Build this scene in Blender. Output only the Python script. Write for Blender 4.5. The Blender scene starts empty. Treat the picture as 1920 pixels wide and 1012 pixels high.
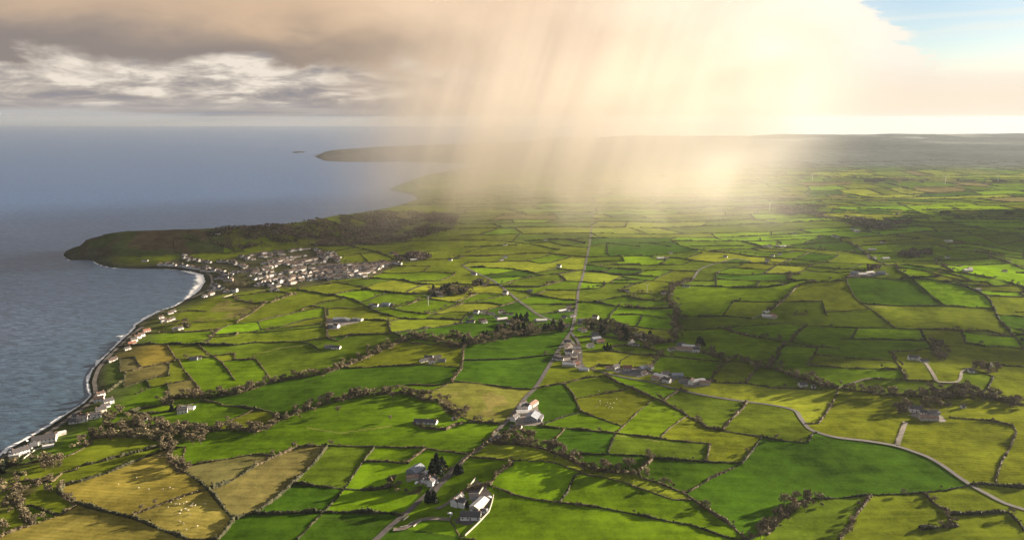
# Aerial view of a green coastal plain with a bay, headland, hedged fields and a sunlit rain shower
import bpy, math, random
import numpy as np
from mathutils import Vector
S = bpy.context.scene
COL = S.collection
R = math.radians
# ------------------------------------------------------------------ camera, world, sun, exposure
CAM_H, PITCH, F = 340.0, R(11.75), 1371.0          # metres, radians, pixels of the 1920 px wide photo
cam = bpy.data.cameras.new('camera'); cam.sensor_width = 36; cam.lens = F*36/1920
cam.clip_start = 5; cam.clip_end = 90000
cam_o = bpy.data.objects.new('camera', cam); COL.objects.link(cam_o)
cam_o.location = (0, 0, CAM_H); cam_o.rotation_euler = (math.pi/2-PITCH, 0, 0)
S.camera = cam_o
S.view_settings.view_transform = 'Standard'; S.view_settings.look = 'None'
S.view_settings.gamma = 1.0; S.view_settings.use_curve_mapping = False
EXPO = 2.3
S.view_settings.exposure = EXPO
S.cycles.use_denoising = True
S.cycles.max_bounces = 4; S.cycles.diffuse_bounces = 2; S.cycles.glossy_bounces = 2
S.cycles.transmission_bounces = 2; S.cycles.volume_bounces = 3; S.cycles.transparent_max_bounces = 8
S.cycles.volume_step_rate = 1.0; S.cycles.volume_max_steps = 96
SUN_AZ, SUN_EL = R(65), R(12.5)
SUN_DIR = Vector((math.sin(SUN_AZ)*math.cos(SUN_EL), math.cos(SUN_AZ)*math.cos(SUN_EL), math.sin(SUN_EL)))
sl = bpy.data.lights.new('sun', 'SUN'); sl.energy = 5.0; sl.angle = R(0.5); sl.color = (1.0, 0.86, 0.66)
sun_o = bpy.data.objects.new('sun', sl); COL.objects.link(sun_o)
sun_o.rotation_euler = SUN_DIR.to_track_quat('Z', 'Y').to_euler(); sun_o.location = (3000, 1500, 2500)

def lin(r, g, b, k=1.0):
    f = lambda c: (c/255/12.92 if c/255 <= .04045 else ((c/255+.055)/1.055)**2.4)*k
    return (f(r), f(g), f(b), 1.0)

class G:                                            # tiny node-graph writer
    def __init__(s, tree): s.t = tree; s.n = tree.nodes; s.l = tree.links
    def put(s, sock, v):
        if v is None: return
        if hasattr(v, 'is_output'): s.l.new(v, sock)
        else:
            if sock.type == 'RGBA' and not hasattr(v, '__len__'): v = (v, v, v, 1)
            sock.default_value = v
    def m(s, op, a, b=None, c=None, clamp=False):
        n = s.n.new('ShaderNodeMath'); n.operation = op; n.use_clamp = clamp
        for i, v in enumerate((a, b, c)): s.put(n.inputs[i], v)
        return n.outputs[0]
    def rng(s, v, a, b, c=0.0, d=1.0, smooth=True):
        n = s.n.new('ShaderNodeMapRange'); n.interpolation_type = 'SMOOTHSTEP' if smooth else 'LINEAR'; n.clamp = True
        for i, x in enumerate((v, a, b, c, d)): s.put(n.inputs[i], x)
        return n.outputs[0]
    def mix(s, f, a, b, mode='MIX'):
        n = s.n.new('ShaderNodeMix'); n.data_type = 'RGBA'; n.blend_type = mode; n.clamp_factor = True
        s.put(n.inputs[0], f); s.put(n.inputs[6], a); s.put(n.inputs[7], b)
        return n.outputs[2]
    def ramp(s, v, stops):
        n = s.n.new('ShaderNodeValToRGB'); e = n.color_ramp.elements
        while len(e) < len(stops): e.new(0.5)
        for k, (p, c) in zip(e, stops): k.position = p; k.color = c
        s.put(n.inputs[0], v); return n.outputs[0]
    def xyz(s, x, y, z):
        n = s.n.new('ShaderNodeCombineXYZ')
        for i, v in enumerate((x, y, z)): s.put(n.inputs[i], v)
        return n.outputs[0]
    def noise(s, vec, scale, detail=3, rough=.5, dist=0.0):
        n = s.n.new('ShaderNodeTexNoise'); s.put(n.inputs['Vector'], vec)
        n.inputs['Scale'].default_value = scale; n.inputs['Detail'].default_value = detail
        n.inputs['Roughness'].default_value = rough; n.inputs['Distortion'].default_value = dist
        return n.outputs[0]
    def node(s, kind, **kw):
        n = s.n.new(kind)
        for k, v in kw.items(): setattr(n, k, v)
        return n

def build_world():
    w = bpy.data.worlds.new('World'); S.world = w; w.use_nodes = True
    g = G(w.node_tree); g.n.clear()
    out = g.node('ShaderNodeOutputWorld'); tc = g.node('ShaderNodeTexCoord')
    sep = g.node('ShaderNodeSeparateXYZ'); g.l.new(tc.outputs['Generated'], sep.inputs[0])
    X, Y, Z = sep.outputs
    az = g.m('MULTIPLY', g.m('ARCTAN2', X, Y), 180/math.pi)           # degrees right of the view
    el = g.m('MULTIPLY', g.m('ARCSINE', Z), 180/math.pi)              # degrees above the horizon
    k = 1/2**EXPO
    L = lambda r, gg, b: lin(r, gg, b, k)
    P = g.xyz(g.m('MULTIPLY', az, .10), g.m('MULTIPLY', el, .22), 0.0)
    Pf = g.xyz(g.m('MULTIPLY', az, .10), g.m('MULTIPLY', el, .42), 7.0)
    n1 = g.noise(P, 1.3, 7, .52, .3)                                   # big soft billows
    n2 = g.noise(Pf, 2.3, 8, .58, .35)                                  # ragged cumulus
    n3 = g.noise(g.xyz(g.m('MULTIPLY', az, .05), g.m('MULTIPLY', el, 1.1), 3.0), 1.9, 5, .5, .2)  # flat streaks
    d1 = g.m('SUBTRACT', n1, .5); d2 = g.m('SUBTRACT', n2, .5); d3 = g.m('SUBTRACT', n3, .5)
    # main cloud sheet: brown-grey on the left, cream towards the sun
    a01 = g.m('ADD', g.rng(az, -40, 40, 0, 1, False), g.m('MULTIPLY', d1, .10))
    main = g.ramp(a01, [(0.0, L(156, 145, 138)), (.22, L(166, 151, 139)), (.36, L(186, 163, 140)), (.47, L(216, 187, 160)),
                        (.56, L(232, 204, 175)), (.66, L(243, 218, 192)), (.76, L(252, 236, 215)), (.9, L(255, 246, 230))])
    topc = g.ramp(a01, [(0.0, L(196, 172, 150)), (.3, L(220, 190, 160)), (.42, L(245, 215, 182)), (.52, L(243, 212, 180)),
                        (.62, L(255, 234, 208)), (.74, L(255, 245, 226)), (.9, L(252, 244, 232))])
    t = g.rng(g.m('ADD', el, g.m('MULTIPLY', d1, 4.5)), 4.6, 8.0)
    main = g.mix(t, main, topc)
    # darker belly on the left, e 3.5..5.5
    belly = g.m('MULTIPLY', g.rng(g.m('ADD', az, g.m('MULTIPLY', d1, 14)), -4, -20), g.m('MULTIPLY',
            g.rng(g.m('ADD', el, g.m('MULTIPLY', d1, 3)), 2.4, 4.0), g.rng(g.m('ADD', el, g.m('MULTIPLY', d1, 3)), 6.6, 4.6)))
    main = g.mix(g.m('MULTIPLY', belly, .6), main, L(138, 130, 128))
    # soft tan band low right of the middle
    band = g.m('MULTIPLY', g.rng(az, 2, 9), g.m('MULTIPLY', g.rng(az, 24, 16), g.m('MULTIPLY',
           g.rng(g.m('ADD', el, g.m('MULTIPLY', d1, 3)), .6, 2.0), g.rng(g.m('ADD', el, g.m('MULTIPLY', d1, 3)), 4.6, 3.0))))
    main = g.mix(g.m('MULTIPLY', band, .55), main, L(236, 208, 178))
    main = g.mix(g.rng(d1, -.22, .22, .10, 0), main, L(150, 135, 125))
    # blue sky patch top right, with a lumpy cloud edge
    line = g.m('ADD', g.m('MULTIPLY', g.m('SUBTRACT', az, 25.2), .95), g.m('MULTIPLY', g.m('SUBTRACT', el, 6.6), .95))
    line = g.m('ADD', line, g.m('ADD', g.m('ADD', g.m('MULTIPLY', d2, 4.0), g.m('MULTIPLY', g.m('SUBTRACT', g.noise(Pf, 9.0, 6, .6, .5), .5), 2.6)), g.m('MULTIPLY', d1, 3.0)))
    gap = g.m('MULTIPLY', g.rng(line, .2, 1.0), g.rng(g.m('ADD', el, g.m('MULTIPLY', d3, 2.6)), 2.3, 4.2))
    gap = g.m('MULTIPLY', gap, g.rng(g.m('ADD', el, g.m('MULTIPLY', d1, 3)), 11, 8.4))
    gap = g.m('MULTIPLY', gap, g.rng(d3, .24, -.08, .65, 1))
    main = g.mix(g.m('MULTIPLY', g.m('MULTIPLY', g.rng(line, -5.5, -.2), g.rng(el, 2, 4.5)), .85), main, L(255, 249, 235))
    lowr = g.m('MULTIPLY', g.rng(az, 13, 24), g.rng(el, 3.6, 1.2))
    main = g.mix(g.m('MULTIPLY', lowr, .8), main, L(253, 236, 212))
    # broken cumulus on the left above the sea
    zone = g.m('MULTIPLY', g.rng(g.m('ADD', az, g.m('MULTIPLY', d1, 22)), 2, -16),
               g.rng(g.m('ADD', g.m('ADD', el, g.m('MULTIPLY', d1, 5.5)), g.m('MULTIPLY', d2, 1.5)), 4.3, 3.2))
    cum = g.ramp(g.m('ADD', n2, g.m('MULTIPLY', g.m('SUBTRACT', el, 2.0), .035)),
                 [(.28, L(138, 136, 146)), (.41, L(162, 155, 153)), (.50, L(196, 186, 176)), (.60, L(240, 229, 214))])
    low = g.ramp(g.m('ADD', g.m('MULTIPLY', d3, .8), .5), [(.34, L(142, 146, 162)), (.5, L(170, 163, 160)), (.66, L(190, 183, 178))])
    cum = g.mix(g.rng(g.m('ADD', el, g.m('MULTIPLY', d2, 1.2)), 1.5, .6), cum, low)
    strip = g.m('MULTIPLY', g.rng(g.m('ADD', az, g.m('MULTIPLY', d3, 30)), -25, -29), g.m('MULTIPLY', g.rng(el, -.5, -.2), g.rng(el, .75, .4)))
    cum = g.mix(g.m('MULTIPLY', strip, .7), cum, L(196, 196, 194))
    main = g.mix(zone, main, cum)
    # overhead and behind the camera: plain grey cloud
    main = g.mix(g.rng(el, 11, 26), main, L(172, 170, 170))
    back = g.rng(Y, .35, -.3)
    main = g.mix(back, main, L(168, 172, 182))
    sky = g.node('ShaderNodeTexSky', sky_type='NISHITA'); sky.sun_disc = False
    sky.sun_elevation = SUN_EL; sky.sun_rotation = SUN_AZ; sky.altitude = 340; sky.dust_density = .4; sky.ozone_density = 2.5
    b1 = g.node('ShaderNodeBackground'); g.l.new(g.mix(1.0, sky.outputs[0], (.60, .55, .54, 1), 'MULTIPLY'), b1.inputs[0]); b1.inputs[1].default_value = .05
    b2 = g.node('ShaderNodeBackground'); g.l.new(main, b2.inputs[0]); b2.inputs[1].default_value = 1.0
    mx = g.node('ShaderNodeMixShader'); g.l.new(gap, mx.inputs[0]); g.l.new(b2.outputs[0], mx.inputs[1]); g.l.new(b1.outputs[0], mx.inputs[2])
    g.l.new(mx.outputs[0], out.inputs[0])
build_world()

# ------------------------------------------------------------------ helpers
rng = np.random.default_rng(11); random.seed(11)
TILE = {'A': (0, 230, 2.53), 'B': (480, 230, 2.53), 'C': (960, 230, 2.53), 'D': (1440, 230, 2.53), 'E': (0, 612, 2.53), 'F': (480, 612, 2.53),
        'G': (960, 612, 2.53), 'H': (1440, 612, 2.53), 'T3': (300, 420, 4.82), 'T4': (600, 430, 4.82), 'T5': (880, 430, 4.82),
        'T6': (1160, 430, 4.82), 'T7': (1440, 430, 4.82), 'T8': (1600, 430, 4.82), 'V1': (0, 620, 5.058), 'V2': (200, 620, 5.058),
        'V3': (0, 812, 5.058), 'V4': (700, 812, 5.058), 'V5': (880, 720, 5.058), 'V6': (1020, 590, 5.06), 'V7': (1640, 640, 5.06),
        'V8': (860, 560, 6.0), 'P': (0, 0, 1.0)}
def src(tile, pts):
    ox, oy, k = TILE[tile]
    return np.array([(ox+x/k, oy+y/k) for x, y in pts], float)
def parse(s):
    w = s.split(); return w[0], [tuple(float(q) for q in p.split(',')) for p in w[1:]]
CP, SP = math.cos(PITCH), math.sin(PITCH)
def ray(u, v):
    x = (np.asarray(u, float)-960)/F; y = (506-np.asarray(v, float))/F
    return x, CP+SP*y, -SP+CP*y
def plane(u, v, z=0.0):
    x, y, d = ray(u, v); t = (z-CAM_H)/d
    return x*t, y*t
def proj(X, Y, Z=0.0):
    dz = np.asarray(Z)-CAM_H; dep = Y*CP-dz*SP; up = Y*SP+dz*CP
    return 960+F*X/dep, 506-F*up/dep
def smooth(e0, e1, x):
    t = np.clip((x-e0)/(e1-e0), 0, 1); return t*t*(3-2*t)
def hash2(i, j, s):
    n = (i.astype(np.int64)*374761393 + j.astype(np.int64)*668265263 + s*974634777) & 0xffffffff
    n = ((n ^ (n >> 13))*1274126177) & 0xffffffff
    return ((n ^ (n >> 16)) & 0xffff)/65535.0
def vnoise(x, y, s=0):
    i, j = np.floor(x), np.floor(y); fx, fy = x-i, y-j
    fx, fy = fx*fx*(3-2*fx), fy*fy*(3-2*fy)
    a = hash2(i, j, s); b = hash2(i+1, j, s); c = hash2(i, j+1, s); d = hash2(i+1, j+1, s)
    return (a+(b-a)*fx)*(1-fy)+(c+(d-c)*fx)*fy*1.0
def fbm(x, y, s=0, o=4):
    r = 0; a = .5
    for k in range(o): r = r+a*(vnoise(x, y, s+k)-.5); x = x*2.03+5; y = y*2.03+9; a *= .5
    return r
def in_poly(px, py, poly):
    c = np.zeros(px.shape, bool); n = len(poly); j = n-1
    for i in range(n):
        xi, yi = poly[i]; xj, yj = poly[j]
        if yi != yj:
            c ^= ((yi > py) != (yj > py)) & (px < (xj-xi)*(py-yi)/(yj-yi)+xi)
        j = i
    return c
def seg_dist(px, py, pts, vals=None):
    best = np.full(px.shape, 1e12); out = np.zeros(px.shape)
    for i in range(len(pts)-1):
        ax, ay = pts[i]; bx, by = pts[i+1]; dx, dy = bx-ax, by-ay
        t = np.clip(((px-ax)*dx+(py-ay)*dy)/(dx*dx+dy*dy+1e-9), 0, 1)
        d = (px-ax-t*dx)**2+(py-ay-t*dy)**2; m = d < best
        best = np.where(m, d, best)
        if vals is not None: out = np.where(m, vals[i]+t*(vals[i+1]-vals[i]), out)
    return (np.sqrt(best), out) if vals is not None else np.sqrt(best)

def mesh_np(name, V, Fq, mats=(), mat_idx=None, smooth_sh=False, color=None):
    me = bpy.data.meshes.new(name); V = np.ascontiguousarray(V, np.float32); Fq = np.ascontiguousarray(Fq, np.int32); k = Fq.shape[1]
    me.vertices.add(len(V)); me.vertices.foreach_set('co', V.ravel())
    me.loops.add(Fq.size); me.loops.foreach_set('vertex_index', Fq.ravel())
    me.polygons.add(len(Fq)); me.polygons.foreach_set('loop_start', np.arange(0, Fq.size, k, dtype=np.int32))
    for m in mats: me.materials.append(m)
    if mat_idx is not None: me.polygons.foreach_set('material_index', np.ascontiguousarray(mat_idx, np.int32))
    me.polygons.foreach_set('use_smooth', np.full(len(Fq), smooth_sh, bool))
    if color is not None:
        a = me.color_attributes.new('Col', 'FLOAT_COLOR', 'POINT')
        c = np.ones((len(V), 4), np.float32); c[:, :color.shape[1]] = color; a.data.foreach_set('color', c.ravel())
    me.update(calc_edges=True); me.validate(); return me
def obj(name, me, parent=None, loc=(0, 0, 0), rz=0.0, sc=None):
    o = bpy.data.objects.new(name, me); COL.objects.link(o)
    if parent: o.parent = parent
    o.location = loc; o.rotation_euler = (0, 0, rz)
    if sc is not None: o.scale = sc
    return o
def tag(o, label=None, cat=None, group=None, kind=None):
    if label: o['label'] = label
    if cat: o['category'] = cat
    if group: o['group'] = group
    if kind: o['kind'] = kind
    return o
def rand_quads(C, size, rg, flat=0.0):
    n = len(C); a = rg.normal(size=(n, 3)); b = rg.normal(size=(n, 3)); a[:, 2] *= (1-flat); b[:, 2] *= (1-flat)
    a /= np.linalg.norm(a, axis=1)[:, None]; b -= (a*b).sum(1)[:, None]*a; b /= np.linalg.norm(b, axis=1)[:, None]
    s = np.broadcast_to(np.asarray(size, float), (n,))[:, None]*.5
    k = rg.uniform(.6, 1.3, (n, 1))
    V = np.stack([C-a*s-b*s*k, C+a*s*k-b*s, C+a*s+b*s*k, C-a*s*k+b*s], 1).reshape(-1, 3)
    return V, np.arange(4*n).reshape(n, 4)

# ------------------------------------------------------------------ materials
MATS = {}
def mat(name, col, rough=.9, var=.35, scale=.5, rand=.0, col2=None, spec=.2, metal=0.0, bump=0):
    if name in MATS: return MATS[name]
    m = bpy.data.materials.new(name); m.use_nodes = True; g = G(m.node_tree); p = g.n['Principled BSDF']
    geo = g.node('ShaderNodeNewGeometry')
    n = g.noise(geo.outputs['Position'], scale, 4, .6)
    c2 = col2 or tuple(min(1, c*(1+var)) for c in col[:3])+(1,)
    c1 = tuple(c*(1-var) for c in col[:3])+(1,)
    c = g.mix(g.rng(n, .32, .68), c1, c2)
    if rand:
        oi = g.node('ShaderNodeObjectInfo')
        hs = g.node('ShaderNodeHueSaturation'); g.l.new(c, hs.inputs['Color'])
        g.put(hs.inputs['Value'], g.rng(oi.outputs['Random'], 0, 1, 1-rand, 1+rand, False))
        g.put(hs.inputs['Hue'], g.rng(g.m('FRACT', g.m('MULTIPLY', oi.outputs['Random'], 7.3)), 0, 1, .5-.03*rand, .5+.03*rand, False))
        c = hs.outputs[0]
    g.put(p.inputs['Base Color'], c); p.inputs['Roughness'].default_value = rough
    p.inputs['Specular IOR Level'].default_value = spec; p.inputs['Metallic'].default_value = metal
    MATS[name] = m; return m
M_HEDGE = mat('hedge_twigs', (.075, .058, .030), var=.5, scale=.22, col2=(.13, .098, .055, 1))
M_HEDGE_D = mat('hedge_dark', (.028, .032, .014), var=.4, scale=.2, col2=(.060, .055, .026, 1))
M_BARE = mat('bare_twigs', (.108, .084, .050), var=.4, scale=.35, rand=.4)
M_WILLOW = mat('pale_twigs', (.19, .155, .085), var=.35, scale=.35, rand=.3)
M_EVER = mat('evergreen_needles', (.012, .020, .010), var=.5, scale=.5, rand=.3)
M_GREENB = mat('green_leaves', (.05, .07, .018), var=.5, scale=.5, rand=.4)
M_BARK = mat('bark', (.10, .08, .06), var=.3)
M_WOOD = mat('wood_mass', (.085, .058, .046), var=.5, scale=.03, col2=(.13, .095, .075, 1))
M_WHITE = mat('white_render', (.62, .59, .56), rough=.7, var=.06, scale=.3)
M_CREAM = mat('cream_render', (.66, .58, .48), rough=.7, var=.08, scale=.3)
M_PINK = mat('pale_brick', (.46, .38, .33), rough=.8, var=.15, scale=2)
M_SLATE = mat('slate_roof', (.075, .068, .07), rough=.6, var=.25, scale=1.2)
M_BROWNR = mat('brown_roof', (.085, .058, .046), rough=.7, var=.25, scale=1.2)
M_REDR = mat('red_roof', (.19, .085, .06), rough=.7, var=.2, scale=1.2)
M_TIN = mat('pale_tin_roof', (.52, .49, .46), rough=.45, var=.12, scale=.4)
M_GREYTIN = mat('grey_tin', (.20, .21, .24), rough=.5, var=.2, scale=.4)
M_RUST = mat('rusty_tin', (.24, .15, .11), rough=.7, var=.25, scale=.4)
M_GLASSD = mat('window_glass', (.03, .035, .045), rough=.15, var=.2, spec=.5)
M_DOOR = mat('door_paint', (.12, .05, .04), rough=.5, var=.2)
M_CHIM = mat('chimney_brick', (.25, .14, .10), var=.2, scale=3)
M_CONC = mat('pale_wall', (.42, .38, .31), var=.2, scale=.5)
M_ROAD = mat('asphalt', (.082, .072, .064), rough=.85, var=.2, scale=.12)
M_TRACK = mat('gravel_track', (.15, .125, .10), var=.25, scale=.2)
M_YARD = mat('yard_surface', (.085, .068, .065), var=.3, scale=.12)
M_YARD2 = mat('concrete_yard', (.17, .145, .125), var=.3, scale=.15)
M_WOOL = mat('wool', (.42, .38, .30), var=.1)
M_TURB = mat('turbine_paint', (.55, .55, .55), rough=.4, var=.03)
M_CARW = mat('car_paint', (.6, .6, .6), rough=.3, var=.02, rand=.6, spec=.5)
M_TYRE = mat('tyre_rubber', (.02, .02, .02), var=.1)
# ------------------------------------------------------------------ survey of the place (photo tile + points, laid on the ground below)
COAST = [('P', [(-900, 1700), (-420, 1180), (-160, 960)]),
 ('E', [(0, 612), (50, 575), (130, 533), (230, 473), (320, 412), (400, 360), (432, 328), (425, 300), (418, 262), (438, 205), (478, 162), (528, 112), (580, 62), (640, 8)]),
 ('A', [(640, 962), (700, 925), (760, 893), (830, 870), (900, 830), (948, 792), (972, 752), (962, 722), (905, 706), (820, 696), (700, 693), (600, 692), (545, 690), (500, 682), (466, 672), (440, 655), (400, 652), (330, 652), (297, 632), (300, 622), (340, 606), (500, 594), (700, 588), (900, 580), (1214, 562)]),
 ('P', [(560, 436), (620, 418), (700, 398), (760, 381), (782, 374), (775, 366), (752, 361), (728, 357), (738, 350), (760, 342), (800, 328), (850, 319), (905, 311), (860, 307), (760, 303.5), (660, 304), (610, 302), (590, 294), (605, 288), (680, 283), (850, 276), (1000, 270), (1200, 264), (1400, 260), (2900, 259), (3600, 259), (3600, 1700)])]
ISLAND = [(546, 285.5), (556, 284), (570, 284), (575, 285.3), (568, 286.6), (552, 287)]
RIDGE = [(150, 470, 458), (162, 469, 446), (178, 468, 439), (205, 466, 432), (250, 466, 427), (300, 465, 427), (360, 463, 425), (420, 460, 424), (500, 455, 422), (570, 447, 417), (640, 430, 405), (700, 418, 398), (760, 400, 387)]
RIDGE2 = [(600, 294, 291), (640, 291, 281), (720, 288, 275), (800, 287, 272), (900, 285, 269), (1040, 284, 267)]
BUMPS = [(1745, 552, 30, 210, 110), (1690, 575, 8, 250, 100), (1090, 895, 11, 150, 50), (1500, 870, 10, 130, 70), (1750, 745, 7, 120, 70), (1530, 565, 12, 150, 90), (1350, 580, 6, 150, 120),
 (600, 790, 8, 180, 60), (600, 740, 6, 150, 50), (780, 655, 7, 150, 50), (440, 575, 10, 140, 80), (860, 735, 5, 100, 60), (700, 555, 6, 220, 80), (980, 960, 8, 120, 60), (1500, 720, 6, 160, 60), (1870, 830, 8, 100, 60),
 (1230, 860, 7, 90, 60), (180, 880, 6, 60, 60), (340, 960, 5, 50, 40), (1650, 640, -5, 250, 90), (760, 600, -4, 300, 60), (300, 800, -6, 200, 50), (1780, 480, 10, 400, 200), (1600, 400, 14, 700, 300), (1250, 470, 6, 300, 150), (1700, 760, 6, 90, 60)]
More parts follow.
